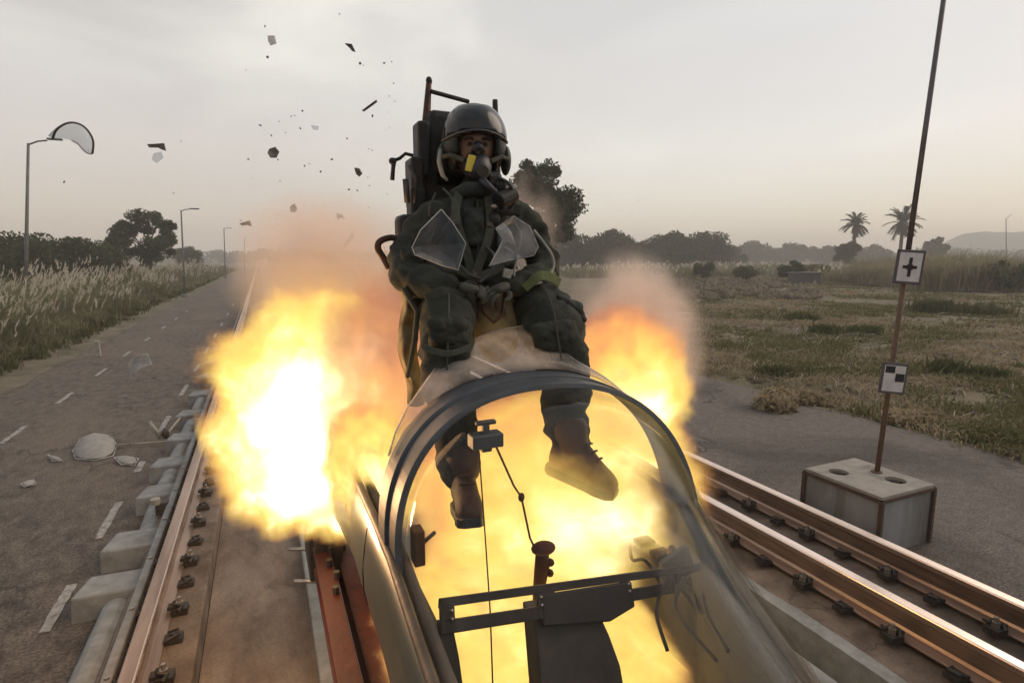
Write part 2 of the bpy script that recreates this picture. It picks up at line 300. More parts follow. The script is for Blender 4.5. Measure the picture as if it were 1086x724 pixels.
# ------------------------------------------------------------------ setting
def sheet(name, x0, x1, y0, y1, z, m, nx=1, ny=1, parent=None):
    mb = MB(); xs = np.linspace(x0, x1, nx+1); ys = np.linspace(y0, y1, ny+1)
    mb.add([(x, y, z) for y in ys for x in xs], [(j*(nx+1)+i, j*(nx+1)+i+1, (j+1)*(nx+1)+i+1, (j+1)*(nx+1)+i) for j in range(ny) for i in range(nx)])
    o = mb.build(name, m, parent); return o
YN, YF = -6, 640
tag(sheet('ground', -520, 900, -60, 900, -.03, M['dirt']), kind='structure')
road = tag(sheet('road', -4.12, -.86, YN, YF, 0, M['asphalt']), kind='structure')
tag(sheet('asphalt_apron', 3.98, 7.6, YN, YF, 0, M['asphalt_r']), kind='structure')

# lane markings, worn
def dash(x, y, l, wd=.062):
    n = 9; mb = MB(); vs = []
    for i in range(n+1):
        t = y + l*i/n; vs += [(x-wd/2+random.uniform(-.006, .006), t, .0045), (x+wd/2+random.uniform(-.006, .006), t, .0045)]
    mb.add(vs, [(2*i, 2*i+1, 2*i+3, 2*i+2) for i in range(n)]); mb.build('lane_marking', M['paint'], road)
for y, l in ((3.95, .55), (5.2, .75), (6.75, .35), (8.3, .8), (10.4, .9), (12.6, .9), (15, 1), (18, 1), (21, 1), (25, 1.2), (30, 1.5)): dash(-1.3, y, l)
for y in (8.5, 10.6, 12.9, 15.3, 18.0, 21, 24, 27.5): dash(-2.98, y, .8)

# sandy verges with uneven edge
def verge(name, xin, xout, y0, y1, ny, m, z=.006, amp=.18):
    mb = MB(); vs = []
    for j in range(ny+1):
        y = y0+(y1-y0)*(j/ny)**1.6
        a = xin + amp*mn.noise((y*.9, xin, 0)) + amp*.5*mn.noise((y*3.1, xin, 4))
        for k in range(7):
            t = k/6; x = a+(xout-a)*t; vs.append((x, y, z + (0 if k == 0 else .05*abs(mn.noise((x*2, y*1.3, 2)))*min(1, t*3)) + .03*t))
    mb.add(vs, [(j*7+k, j*7+k+1, (j+1)*7+k+1, (j+1)*7+k) for j in range(ny) for k in range(6)])
    return tag(mb.build(name, m, smooth=True), kind='structure')
verge('roadside_verge', -3.95, -5.0, YN, 160, 260, M['verge'])

def grid_land(name, x0, x1, y0, y1, nx, ny, hf, m, px=1.5, py=1.5):
    V = []; 
    for j in range(ny+1):
        y = y0+(y1-y0)*(j/ny)**py
        for i in range(nx+1):
            x = x0+(x1-x0)*(i/nx)**px; V.append((x, y, hf(x, y)))
    F = [(j*(nx+1)+i, j*(nx+1)+i+1, (j+1)*(nx+1)+i+1, (j+1)*(nx+1)+i) for j in range(ny) for i in range(nx)]
    return tag(link(name, np_mesh(name, V, F, m, True)), kind='structure')
def field_h(x, y):
    e = min(1, max(0, (x-7.45-.25*mn.noise((y*.8, 3, 1)))/.8))
    return -.02 + e*(.045 + .10*mn.noise((x*.35, y*.35, 0)) + .05*mn.noise((x*1.4, y*1.4, 5)) + .03*abs(mn.noise((x*4, y*4, 7)))) + (.0 if x < 20 else min(.4, (x-20)*.006)*mn.noise((x*.08, y*.08, 9)))
grid_land('field', 7.1, 190, -14, 260, 230, 260, field_h, M['field'], 1.9, 1.35)

# concrete track bed
tb = MB()
def slab(x0, x1, z0, z1, mb, y0=YN, y1=YF): mb.box(((x0+x1)/2, (y0+y1)/2, (z0+z1)/2), (x1-x0, y1-y0, z1-z0))
mb = MB(); slab(-.86, -.425, -.2, .145, mb); tag(mb.build('left_rail_plinth', M['conc_d'], bevel=.012), kind='structure')
tag(sheet('trench_floor', -.42, 2.56, YN, YF, -.006, M['conc_f']), kind='structure')
mb = MB(); slab(.16, .62, -.2, .07, mb); tag(mb.build('centre_kerb', M['conc'], bevel=.01), kind='structure')
mb = MB()
ys = np.arange(YN, 40, .22); vs = []
for y in ys:
    e = 2.705; f = 2.80+.03*mn.noise((y*1.1, 0, 0))+.02*mn.noise((y*4, 1, 0)); vs += [(e-.03, y, -.02), (e, y, .15), (f, y, .15), (f+.01, y, -.02)]
n = len(ys); mb.add(vs, [(i*4+k, i*4+k+1, (i+1)*4+k+1, (i+1)*4+k) for i in range(n-1) for k in range(3)])
tag(mb.build('trench_ledge', M['conc']), kind='structure')
mb = MB(); slab(2.81, 3.98, -.2, .125, mb); tag(mb.build('right_rail_plinth', M['conc_d'], bevel=.012), kind='structure')
mb = MB(); slab(3.30, 3.50, .127, .150, mb); tag(mb.build('channel_plate', M['slate'], bevel=.004), kind='structure')
# ------------------------------------------------------------------ rails
def rail_profile():
    return [(-.075, 0), (.075, 0), (.075, .012), (.02, .03), (.009, .045), (.009, .125), (.022, .137), (.036, .143), (.036, .172), (.03, .18), (-.03, .18), (-.036, .172), (-.036, .143), (-.022, .137), (-.009, .125), (-.009, .045), (-.02, .03), (-.075, .012)]
clipA = MB(); clipA.box((0, 0, .02), (.085, .075, .04)); clipA.tube([(0, -.05, .045), (.03, -.02, .06), (.02, .02, .065), (-.02, .03, .055), (0, .06, .045)], .011, 6); clipA.box((.035, 0, .045), (.05, .05, .02))
clipA_me = clipA.mesh('rail_clip', M['clip'])
boltA = MB(); boltA.tube([(0, 0, .03), (0, 0, .07)], .021, 6); boltA.tube([(0, 0, .07), (0, 0, .098)], .011, 8); boltA_me = boltA.mesh('bolt', M['bolt'])
clipB = MB(); clipB.box((0, 0, .013), (.09, .07, .026)); clipB.tube([(.03, -.04, .03), (-.02, -.03, .045), (-.03, .02, .045), (.03, .035, .03)], .009, 6); clipB_me = clipB.mesh('rail_clip', M['clip'])
boltB = MB(); boltB.tube([(0, 0, .02), (0, 0, .045)], .015, 6); boltB_me = boltB.mesh('bolt', M['clip'])
def rail(x, zb, label, side, ya, yb, step, y_first, bright=(8, 9, 10)):
    r = empty('steel_rail', (x, 0, zb)); tag(r, label, 'rail', 'steel rails of the test track')
    mb = MB(); mb.loft([[(x+a, y, zb+b) for a, b in rail_profile()] for y in (YN, 0, 4, 10, 40, YF)]); n_ = len(rail_profile())
    mb.mi = [1 if (k % n_) in bright and k < 5*n_ else 0 for k in range(len(mb.f))]; mb.build('rail_bar', [M['rail'], M['railglint']], r, bevel=.003)
    i = 0; y = y_first
    while y < yb:
        A = i % 2 == 0
        for sd in ((side,) if y > 6 else (side, -side)):
            c = link('rail_clip', clipA_me if A else clipB_me, r); c.location = (x+sd*.115, y+random.uniform(-.02, .02), zb); c.rotation_euler = (0, 0, (0 if sd < 0 else math.pi)+random.uniform(-.15, .15))
            b = link('bolt', boltA_me if A else boltB_me, c, False)
        i += 1; y += step
    return r
rail(-.66, .148, 'single steel rail on the left, between grey blocks and trench', 1, YN, 11, .30, .6, (7, 8, 10, 11, 0))  # highlight lines painted on head edges and sides; running top stays brown
rail(3.72, .153, 'farther rail of the right pair, next to the concrete box', -1, YN, 12, .29, .4)
rail(3.14, .153, 'nearer rail of the right pair, beside the canopy glass', -1, YN, 10, .29, .56)
# rail side channel (left of the left rail)
mb = MB(); mb.box((-.78, 10, .19), (.05, 32, .09)); tag(mb.build('steel_channel', M['conc'], bevel=.01), 'long grey kerb channel bolted along the outside of the left rail', 'channel')
# fittings on the left of left rail
# blocks and pipes
ordn = ['nearest', 'second nearest', 'third nearest', 'fourth nearest', 'fifth nearest', 'sixth nearest', 'seventh nearest', 'eighth nearest', 'ninth nearest', 'farthest']
blk = [(3.98, .26, -1.17), (4.58, .28, -1.15), (5.55, .28, -1.10), (6.35, .3, -1.12), (7.25, .3, -1.10), (8.35, .34, -1.13), (9.6, .36, -1.11), (11.0, .4, -1.12), (12.6, .4, -1.12), (14.4, .4, -1.12)]
for i, (y, dy, xl) in enumerate(blk):
    mb = MB(); n = 5
    wv = random.uniform(-.02, .02)
    mb.loft([[(xl-.01, y, -.02), (-.81, y-.01, -.02), (-.81, y, .16), (xl+.0, y, .165)], [(xl, y+dy, -.02), (-.81, y+dy, -.02), (-.81, y+dy+wv, .16), (xl+.05, y+dy+wv, .165)]])
    tag(mb.build('concrete_block', M['conc'], bevel=.014), f'{ordn[i]} pale concrete block jutting from the left rail over the road', 'block', 'concrete blocks along the left rail')
for i, (a, b) in enumerate(((2.2, 3.93), (4.9, 5.50), (5.87, 6.32), (6.70, 7.2), (7.6, 8.3), (8.75, 9.55))):
    mb = MB(); mb.tube([(-.925+random.uniform(-.015, .015), a, .055), (-.925, b, .055)], .085, 18)
    mb.tube([(-.925, a-.005, .055), (-.925, a+.05, .055)], .09, 18)
    tag(mb.build('concrete_pipe', M['conc'], smooth=False, bevel=.006), f'{ordn[i]} rounded concrete pipe lying between blocks beside the left rail', 'pipe', 'pipes along the left rail')
mb = MB(); mb.tube([(2.66, YN, .055), (2.66, 30, .055)], .075, 20); 
o = tag(mb.build('concrete_pipe', M['conc'], smooth=True), 'long round pipe at the foot of the ledge beside the right rails', 'pipe')
o.location.x = -.19
# small bracket with a white cap beside the rail
br = empty('rail_bracket', (-.80, 5.15, .16)); tag(br, 'dark bracket with a pale round cap beside the left rail', 'bracket')
mb = MB(); mb.box((-.84, 5.15, .20), (.09, .07, .10)); mb.box((-.84, 5.28, .18), (.06, .12, .05)); mb.build('bracket', M['clip'], br, bevel=.005)
mb = MB(); mb.tube([(-.88, 5.13, .245), (-.88, 5.13, .29)], .035, 14); mb.build('cap', M['white'], br)

# ------------------------------------------------------------------ concrete box, pole, plaques
cb = empty('concrete_box', (4.38, 2.82, 0)); tag(cb, 'squat concrete box with two round holes on top, edged in dark angle iron', 'box')
x0, x1, y0, y1, zt = 4.07, 4.69, 2.50, 3.15, .47
mb = MB(); mb.box(((x0+x1)/2, (y0+y1)/2, .215), (x1-x0-.02, y1-y0-.02, .47)); body = mb.build('side_walls', M['box_side'], cb, bevel=.004)
mb = MB(); mb.box(((x0+x1)/2, (y0+y1)/2, zt-.02), (x1-x0, y1-y0, .05)); top = mb.build('top_slab', M['conc_box'], cb)
cut = MB(); holes = [(4.25, 2.98), (4.50, 2.68)]
for hx, hy in holes: cut.tube([(hx, hy, .36), (hx, hy, .6)], .075, 24)
co = cut.build('cutter', M['conc_box'])
for tgt in (top, body):
    md = tgt.modifiers.new('bool', 'BOOLEAN'); md.operation = 'DIFFERENCE'; md.object = co; md.solver = 'EXACT'
bake(top); bake(body); bpy.data.objects.remove(co)
for a, b in ((x0, y0), (x1, y0), (x0, y1), (x1, y1)):
    mb = MB(); mb.box((a, b, .225), (.03, .03, .44)); mb.build('corner_angle', M['angle'], cb, bevel=.003)
mb = MB()
for (ax, ay, bx, by) in ((x0, y0, x1, y0), (x1, y0, x1, y1), (x1, y1, x0, y1), (x0, y1, x0, y0)):
    mb.box(((ax+bx)/2, (ay+by)/2, zt-.03), (abs(bx-ax)+.02 or .02, abs(by-ay)+.02 or .02, .025))
mb.build('rim_angle', M['angle'], cb)
pb, pt = Vector((4.53, 2.85, .42)), Vector((4.80, 2.85, 4.45))
pole = empty('marker_pole', pb); tag(pole, 'thin leaning pole, rusty below and grey above, standing in the concrete box', 'pole')
pm = pb.lerp(pt, .42)
mb = MB(); mb.tube([pb, pb.lerp(pt, .2), pm], [.020, .019, .0185], 12); mb.build('lower_tube', M['rust'], pole, smooth=True)
mb = MB(); mb.tube([pm-(pt-pb)*.004, pt], [.0205, .017], 12); mb.build('upper_tube', M['darkpole'], pole, smooth=True)
mb = MB(); mb.tube([pb+Vector((0, 0, .045)), pb+Vector((0, 0, .065))], .04, 12); mb.build('base_collar', M['rust'], pole)
def plaque(t, w_, h_, label, kind):
    c = pb.lerp(pt, t)+Vector((-.01, -.03, 0)); rz = rad(-34); ry = (pt-pb).angle(Vector((0, 0, 1)))
    root = empty('target_plaque', c); root.rotation_euler = (0, ry, rz); tag(root, label, 'plaque')
    def pc(name, dims, loc, m):
        o = MB().box((0, 0, 0), dims).build(name, m); o.parent = root; o.location = loc
        if dims[1] > .006:
            md = o.modifiers.new('b', 'BEVEL'); md.width = .002
        return o
    pc('backing', (w_, .012, h_), (0, 0, 0), M['plb'])
    pc('face', (w_*.80, .006, h_*.84), (.0, -.008, .0), M['plq'])
    f = -.0125
    if kind == 'cross':
        pc('mark', (w_*.50, .003, h_*.09), (0.0, f, 0), M['black']); pc('mark', (w_*.11, .0035, h_*.56), (0.0, f-.001, 0), M['black'])
        pc('mark', (w_*.20, .0042, h_*.15), (0.0, f-.0012, 0), M['black'])
    else:
        pc('mark', (w_*.36, .003, h_*.22), (-w_*.19, f, h_*.29), M['black']); pc('mark', (w_*.34, .003, h_*.26), (w_*.21, f, h_*.04), M['black'])
    for sx_ in (-.4, .4):
        pass
    return root
plaque((2.14-.42)/4.03, .20, .265, 'upper white plaque with a black cross, fixed to the leaning pole', 'cross')
plaque((1.26-.42)/4.03, .19, .25, 'lower white plaque with two black squares, fixed to the leaning pole', 'check')

# ------------------------------------------------------------------ aircraft forebody
AX = empty('aircraft_cockpit', (.75, 1.5, 0)); tag(AX, 'grey green jet forebody with open cockpit, dark windscreen bow and shattered canopy', 'aircraft')
ST = [  # Y, centre x, half width, sill z, glass height
 (-.55, .50, .06, 1.22, 0), (-.30, .50, .14, 1.27, 0), (.0, .50, .21, 1.31, 0), (.2, .51, .25, 1.335, .0), (.35, .525, .27, 1.35, .07), (.5, .55, .295, 1.365, .13), (.65, .585, .335, 1.375, .19), (.8, .615, .36, 1.385, .225), (.95, .65, .385, 1.395, .27),
 (1.1, .69, .42, 1.40, .315), (1.25, .73, .455, 1.41, .36), (1.4, .77, .49, 1.42, .405)]
BACK = [(1.6, .78, .50, 1.43), (1.85, .79, .51, 1.43), (2.1, .80, .515, 1.42), (2.5, .80, .52, 1.36), (3.0, .80, .52, 1.26)]
def fring(Y, c, w_, sz):
    pts = []
    for k in range(25):
        t = math.pi*k/24; sn = max(0, math.sin(t)); cs = -math.cos(t)
        bul = .065*min(1, w_/.4)*math.sin(min(math.pi, 2.6*min(t, math.pi-t)))
        x = c + math.copysign(abs(cs)**.7, cs)*w_ + math.copysign(bul, cs)*(1 if abs(cs) > .02 else 0)
        pts.append((x, Y, sz - .62*min(1, w_/.32)*sn**.85))
    return pts
mb = MB(); mb.loft([fring(s[0], s[1], s[2], s[3]) for s in ST]+[fring(*b) for b in BACK], closed=False)
fus = mb.build('fuselage', M['fus'], AX, smooth=True, solid=.012)
# nose deck ahead of the windscreen
mb = MB(); rings = []
for (Y, c, w_, sz, gh) in ST[:4]+[ST[4]]:
    rings.append([(c-w_*math.cos(math.pi*k/12)*.995, Y, sz+.13*min(1, w_/.27)*math.sin(math.pi*k/12)*.5) for k in range(13)])
mb.loft(rings, closed=False); mb.build('nose_deck', M['fus'], AX, smooth=True, solid=.01)
# rear deck behind the seat
mb = MB(); mb.loft([[(c-w_*math.cos(math.pi*k/12), Y, sz+.22*math.sin(math.pi*k/12)) for k in range(13)] for (Y, c, w_, sz) in ((2.6, .80, .50, 1.2), (3.0, .80, .51, 1.12))], closed=False)
mb.build('rear_deck', M['fus'], AX, smooth=True, solid=.01)
# panel seams and rivets on the left skin
sm = MB()
def skin_pt(Y, kf):
    S2 = [(s[0], s[1], s[2], s[3]) for s in ST]+BACK
    for a, b in zip(S2, S2[1:]):
        if a[0] <= Y <= b[0]:
            u = (Y-a[0])/(b[0]-a[0]); r = fring(*[a[i]+(b[i]-a[i])*u for i in range(4)]); r[0] = r[0]
            i = int(kf); v = kf-i; return Vector(r[i]).lerp(Vector(r[i+1]), v)
for Y in (1.72,):
    sm.tube([skin_pt(Y+.05*k/10, .6+k*.8) + Vector((-.0065, 0, 0)) for k in range(11)], .0022, 5)

sm.build('panel_seam', M['bow_d'], AX)
def arch(Y, c, w_, sz, gh, tilt, k=1.0, n=56, zoff=0, pw=.86):
    pts = []
    for i in range(n+1):
        t = math.pi*i/n; cs = -math.cos(t); sn = math.sin(t)
        x = c + w_*k*math.copysign(abs(cs)**pw, cs); z = gh*k*sn**pw
        pts.append((x, Y + tilt*z, sz + z + zoff))
    return pts
mb = MB(); rings = []
for i, (Y, c, w_, sz, gh) in enumerate(ST):
    if gh <= 0: continue
    rings.append(arch(Y, c, w_*.985, sz, gh, .33*(max(0, Y-.3))/1.1))
rings.insert(0, [(.52+(.18*(-math.cos(math.pi*i/56))), .22, 1.352+.02*math.sin(math.pi*i/56)) for i in range(57)])
mb.loft(rings, closed=False); ws = mb.build('windscreen', M['glass'], AX, smooth=True, solid=.006)
# sill rails
for sg in (-1, 1):
    mb = MB(); pts = [(c+sg*(w_*1.0+.008), Y, sz+.002) for (Y, c, w_, sz, gh) in ST if gh > 0]+[(c+sg*(w_+.008), Y, sz) for (Y, c, w_, sz) in BACK[:3]]
    mb.tube(pts, .013, 8); mb.build('sill_rail', M['sill'], AX, smooth=True)
    mb = MB(); pts = [(c+sg*(w_*1.0-.03), Y, sz-.03) for (Y, c, w_, sz, gh) in ST if gh > 0]+[(c+sg*(w_-.03), Y, sz-.02) for (Y, c, w_, sz) in BACK[:3]]
    mb.tube(pts, .017, 6); mb.build('inner_frame', M['tub'], AX, smooth=True)
# bow: two steps with a dark seal between
def band(name, ya, yb, k0, k1, m, mtl=.33):
    b = MB(); A = [arch(ya, .77, .50, 1.40, .43, mtl, k) for k in (k0, k1)]; B = [arch(yb, .77, .50, 1.40, .43, mtl, k) for k in (k0, k1)]
    b.loft([[A[0][i], A[1][i], B[1][i], B[0][i]] for i in range(57)]); return b.build(name, m, AX, smooth=False, bevel=.0018)
band('bow_front_band', 1.352, 1.434, .955, .992, M['bow'])
band('bow_seal', 1.4345, 1.4415, .968, .986, M['bow_d'])
band('bow_rear_band', 1.442, 1.528, .970, 1.010, M['bow'])
# shattered remains of the canopy standing behind the bow
def proj_arch(Y, u, dz):   # point on canopy surface at arch parameter u, Y back from the bow
    a = math.pi*u; cs = -math.cos(a); z = .43*1.03*math.sin(a)**.86 + dz
    return Vector((.77+.50*1.03*math.copysign(abs(cs)**.86, cs), Y+.33*z, 1.40+z))
jag = [(.16, 0.0), (.20, .03), (.25, .06), (.30, .09), (.34, .13), (.38, .155), (.415, .19), (.45, .22), (.48, .245), (.51, .27), (.535, .285), (.555, .30), (.57, .285), (.585, .26), (.60, .20), (.615, .13), (.63, .09), (.66, .06), (.70, .04), (.76, .02), (.86, .015), (.92, .0)]
mb = MB(); rings = []
for u, l in jag:
    rings.append([proj_arch(1.51+l*.66*k/5, u, l*.40*k/5) for k in range(6)])
mb.loft(rings, closed=False, caps=False); mb.build('canopy_remnant', M['glassb'], AX, smooth=True, solid=.008)
mb = MB(); mb.tube([r[-1] for r in rings], .0028, 5); mb.build('canopy_broken_edge', M['edge'], AX)
# cockpit tub
mb = MB(); ys_ = [s for s in ST if s[0] >= .35]+[(b[0], b[1], b[2], b[3], 0) for b in BACK[:3]]
mb.loft([[(c-w_+.035, Y, sz-.04), (c-w_+.03, Y, .95), (c-w_*.55, Y, .86), (c+w_*.55, Y, .86), (c+w_-.03, Y, .95), (c+w_-.035, Y, sz-.04)] for (Y, c, w_, sz, _) in ys_], closed=False)
mb.build('cockpit_tub', M['tub'], AX, solid=.008)
mb = MB()
mb.loft([[(.30, Y, .98), (.30, Y, 1.20), (.40, Y, 1.20), (.42, Y, .98)] for Y in (1.25, 2.3)]); mb.loft([[(1.10, Y, .98), (1.12, Y, 1.22), (1.22, Y, 1.22), (1.22, Y, .98)] for Y in (1.0, 2.3)])
mb.build('side_console', M['tub'], AX, bevel=.01)
for i in range(9):
    Y = 1.05+i*.09; mb = MB(); mb.box((1.165, Y, 1.232), (.06, .05, .018)); mb.build('console_switch', M['panel'], AX, bevel=.003)
for i in range(3):
    a = Vector((1.10, 1.0+.16*i, 1.19)); mb = MB(); mb.tube(spl([a, a+Vector((-.03, .05, .06)), a+Vector((-.02, .13, .02)), a+Vector((.02, .2, .03))]), .006, 6); mb.build('wiring', M['clip'], AX, smooth=True)
for i, Y in enumerate((1.06, 1.2, 1.34)):
    p = Vector((1.15, Y, 1.235)); mb = MB(); mb.tube([p, p+Vector((-.01, -.01, .05))], [.008, .011], 8); mb.ell(p+Vector((-.01, -.01, .055)), (.014, .014, .018), 10, 6); mb.build('lever', M['tan'], AX, smooth=True)
mb = MB(); mb.box(P(718, 600, 1.2), (.10, .02, .09), Matrix.Rotation(rad(-20), 3, 'Y')); mb.build('panel_bracket', M['tub'], AX, bevel=.004)
for i, pts in enumerate(([(690, 600, 1.2), (700, 622, 1.16), (696, 650, 1.12), (708, 690, 1.05)], [(726, 612, 1.12), (716, 640, 1.1), (732, 668, 1.02), (760, 700, .92)], [(745, 630, 1.06), (752, 655, 1.0), (772, 690, .9)])):
    mb = MB(); mb.tube(spl([P(*p) for p in pts]), .005, 6); mb.build('conduit', M['clip'], AX, smooth=True)
# head-up display frame across the cockpit
a = P(466, 640, 1.20); b = P(742, 600, 1.17); ud = (b-a).normalized(); up = Vector((.12, .5, 1)).normalized(); pn = ud.cross(up).normalized()
def fpt(u, v): return a+ud*u+up*v
Lf = (b-a).length
mb = MB()
def bar(u0, v0, u1, v1, hh, th=.02):
    mb.prism([fpt(u0, v0), fpt(u1, v1), fpt(u1, v1-hh), fpt(u0, v0-hh)], th, pn)
mb2 = mb
bar(0, .012, Lf, .008, .020, .016); bar(0, -.036, .27, -.038, .030, .014); bar(.5, -.032, Lf-.10, -.028, .030, .014)
bar(0, -.008, .035, -.008, .03, .016); bar(.25, -.008, .30, -.008, .06, .016); bar(.50, -.008, .525, -.008, .03, .016); bar(Lf-.13, -.012, Lf-.10, -.012, .03, .016)
mb.build('display_frame', M['panel'], AX, bevel=.002)
mb = MB(); mb.prism([fpt(.26, -.012), fpt(.53, -.012), fpt(.53, -.075), fpt(.45, -.10), fpt(.26, -.085)], .018, pn); mb.build('display_box', M['panel'], AX, bevel=.004)
for u in (.03, .262, .522): 
    mb = MB(); q = fpt(u-.0, -.03)-pn*.0
    for dv in (0, -.018): mb.ell(fpt(u, -.016+dv)-Vector((.003, .009, -.003)), .0045, 8, 5)
    mb.build('screw', M['bolt'], AX)
mb = MB(); mb.loft([[fpt(.25, v)+Vector((0, .02-.0*v, 0)), fpt(.43+s_, v)+Vector((0, .02, 0)), fpt(.43+s_, v)+Vector((0, .10, 0)), fpt(.25, v)+Vector((0, .10, 0))] for v, s_ in ((-.075, 0), (-.15, .03), (-.22, .05), (-.4, .06))])
mb.build('centre_pedestal', M['tub'], AX, bevel=.006)
mb = MB(); mb.loft([[fpt(0, v), fpt(.03+s_, v), fpt(.03+s_, v)+Vector((0, .03, 0)), fpt(0, v)+Vector((0, .03, 0))] for v, s_ in ((-.05, 0), (-.12, .012), (-.3, .03))]); mb.build('frame_strut', M['panel'], AX)
# control stick
g = P(575, 583, 1.45)
mb = MB(); mb.tube([g+Vector((.0, .03, -.34)), g+Vector((-.005, .012, -.14)), g+Vector((0, 0, -.05)), g], [.017, .019, .024, .02], 12)
mb.ell(g+Vector((.002, -.004, .008)), (.040, .03, .020), 16, 10); mb.ell(g+Vector((.022, -.01, -.04)), (.014, .016, .012), 10, 6); mb.ell(g+Vector((.022, -.01, -.075)), (.012, .014, .012), 10, 6)
mb.build('control_stick', M['stickm'], AX, smooth=True)
# bow-mounted standby compass and cords
q = P(515, 466, 1.44); mb = MB(); mb.box(q, (.092, .05, .040)); mb.box(q+Vector((0, 0, .034)), (.02, .02, .03)); mb.box(q+Vector((0, 0, .05)), (.06, .02, .012)); mb.box(q+Vector((0, -.0, -.026)), (.03, .03, .014)); mb.build('standby_compass', M['bow'], AX, bevel=.004)
mb = MB(); mb.tube([q+Vector((.03, 0, -.02)), P(545, 515, 1.5), P(553, 527, 1.52), P(562, 570, 1.47), g+Vector((-.02, 0, 0))], .0035, 6); mb.ell(P(553, 527, 1.52), (.011, .008, .015), 10, 8); mb.build('detonating_cord', M['boot'], AX)
mb = MB(); mb.tube([P(508, 478, 1.45), P(514, 560, 1.46), P(520, 650, 1.3), P(523, 740, 1.2)], .0022, 5); mb.build('thin_cord', M['boot'], AX)
# left sill latch box seen at the bow foot
lp = P(443, 578, 1.42); mb = MB(); mb.box(lp, (.03, .05, .10)); mb.box(lp+Vector((.03, 0, .015)), (.05, .012, .01), Matrix.Rotation(rad(-35), 3, 'Y')); mb.build('latch', M['boot'], AX, bevel=.004)

# ------------------------------------------------------------------ red sled
SL = empty('rocket_sled', (.3, 2, 0)); tag(SL, 'red painted steel sled beam carrying the aircraft forebody', 'sled')
mb = MB()
def ibeam(mb, x, z, y0, y1, w_=.085, h_=.14):
    mb.box((x, (y0+y1)/2, z+h_/2-.008), (w_, y1-y0, .014)); mb.box((x, (y0+y1)/2, z-h_/2+.008), (w_, y1-y0, .014)); mb.box((x, (y0+y1)/2, z), (.012, y1-y0-.004, h_-.03))
ibeam(mb, .215, .60, -.5, 3.05); mb.build('side_beam', M['red'], SL, bevel=.003)
mb = MB(); ibeam(mb, .36, .50, -.5, 3.3, .12, .16); mb.build('inner_beam', M['red'], SL, bevel=.003)
for y in (.6, 1.4):
    mb = MB(); mb.box((.80, y, .54), (1.26, .06, .08)); mb.build('cross_beam', M['red'], SL, bevel=.004)
mb = MB(); ibeam(mb, 1.35, .60, -.5, 3.4); mb.build('side_beam', M['red'], SL, bevel=.003)
mb = MB(); mb.box((.255, 3.32, .60), (.20, .42, .34)); mb.box((.25, 3.05, .70), (.14, .16, .22)); mb.build('slipper_box', M['clip'], SL, bevel=.01)
for i in range(7):
    mb = MB(); mb.tube([(.235+.02*(i % 2), 2.55+i*.13, .67), (.235+.02*(i % 2), 2.55+i*.13, .705)], .016, 6); mb.build('bolt', M['clip'], SL)
for i, (pa, pb_) in enumerate((((305, 582), (342, 582)), ((312, 616), (345, 616)))):
    Y = 3.55 if i == 0 else 3.2; p0 = P(*pa, Y); p1 = P(*pb_, Y); mb = MB(); mb.tube([p0, p0.lerp(p1, 1.5)], .011, 8); mb.build('bright_rod', M['bolt'], SL, smooth=True)

# ------------------------------------------------------------------ ejection seat
SE = empty('ejection_seat', (.79, 2.35, 1.5)); tag(SE, 'black ejection seat with tall guide rail leaving the cockpit under the pilot', 'ejection seat')
def poly(mb, pts, Y, th, nrm=(0, 1, 0)): mb.prism([P(x, y, Y) for x, y in pts], th, nrm)
mb = MB(); mb.tube([P(455, 84, 2.42), P(452, 130, 2.42), P(445, 190, 2.42), P(440, 300, 2.42)], [.011, .018, .022, .024], 8); mb.build('guide_rail', M['seatrust'], SE, smooth=True)
mb = MB(); mb.ell(P(455, 86, 2.42), (.014, .014, .018), 8, 6); mb.build('rail_tip', M['seat'], SE)
mb = MB(); mb.tube([P(457, 97, 2.41), P(497, 108, 2.44)], .009, 8); mb.build('cross_tube', M['seat'], SE)
mb = MB(); mb.tube([P(525, 106, 2.50), P(526, 150, 2.5), P(528, 230, 2.50)], [.012, .016, .02], 8); mb.build('guide_rail', M['seat'], SE)
mb = MB(); mb.box(P(487, 165, 2.42), (.30, .12, .34)); mb.build('headrest', M['seat'], SE, bevel=.03)
mb = MB(); mb.box(P(489, 250, 2.42), (.36, .12, .55)); mb.build('back_shell', M['seat'], SE, bevel=.02)
mb = MB(); mb.box(P(447, 160, 2.36), (.05, .10, .22)); mb.box(P(440, 195, 2.36), (.055, .12, .20)); mb.box(P(441, 215, 2.34), (.06, .10, .12)); mb.build('side_initiator', M['seat'], SE, bevel=.012)
mb = MB(); mb.tube([P(438, 165, 2.3), P(430, 163, 2.3), P(424, 168, 2.3), P(419, 170, 2.3)], .007, 8); mb.tube([P(418, 168, 2.3), P(417, 178, 2.3), P(416, 191, 2.3)], [.012, .008, .009], 8); mb.ell(P(416, 171, 2.3), .014, 8, 6); mb.build('pitot_arm', M['seat'], SE, smooth=True)
mb = MB(); mb.tube([P(434, 175, 2.3), P(441, 190, 2.3), P(440, 215, 2.28)], .008, 8); mb.tube([P(430, 190, 2.29), P(432, 215, 2.29)], .012, 8); mb.build('gas_line', M['clip'], SE, smooth=True)
mb = MB(); mb.box(P(431, 241, 2.34), (.085, .10, .10)); mb.build('drogue_box', M['seat'], SE, bevel=.025)
mb = MB(); mb.tube(spl([P(428, 255, 2.22), P(415, 252, 2.22), P(403, 256, 2.22), P(401, 264, 2.22), P(407, 274, 2.22), P(412, 284, 2.2)]), .013, 8); mb.build('loose_strap_loop', M['seatrust'], SE, smooth=True)
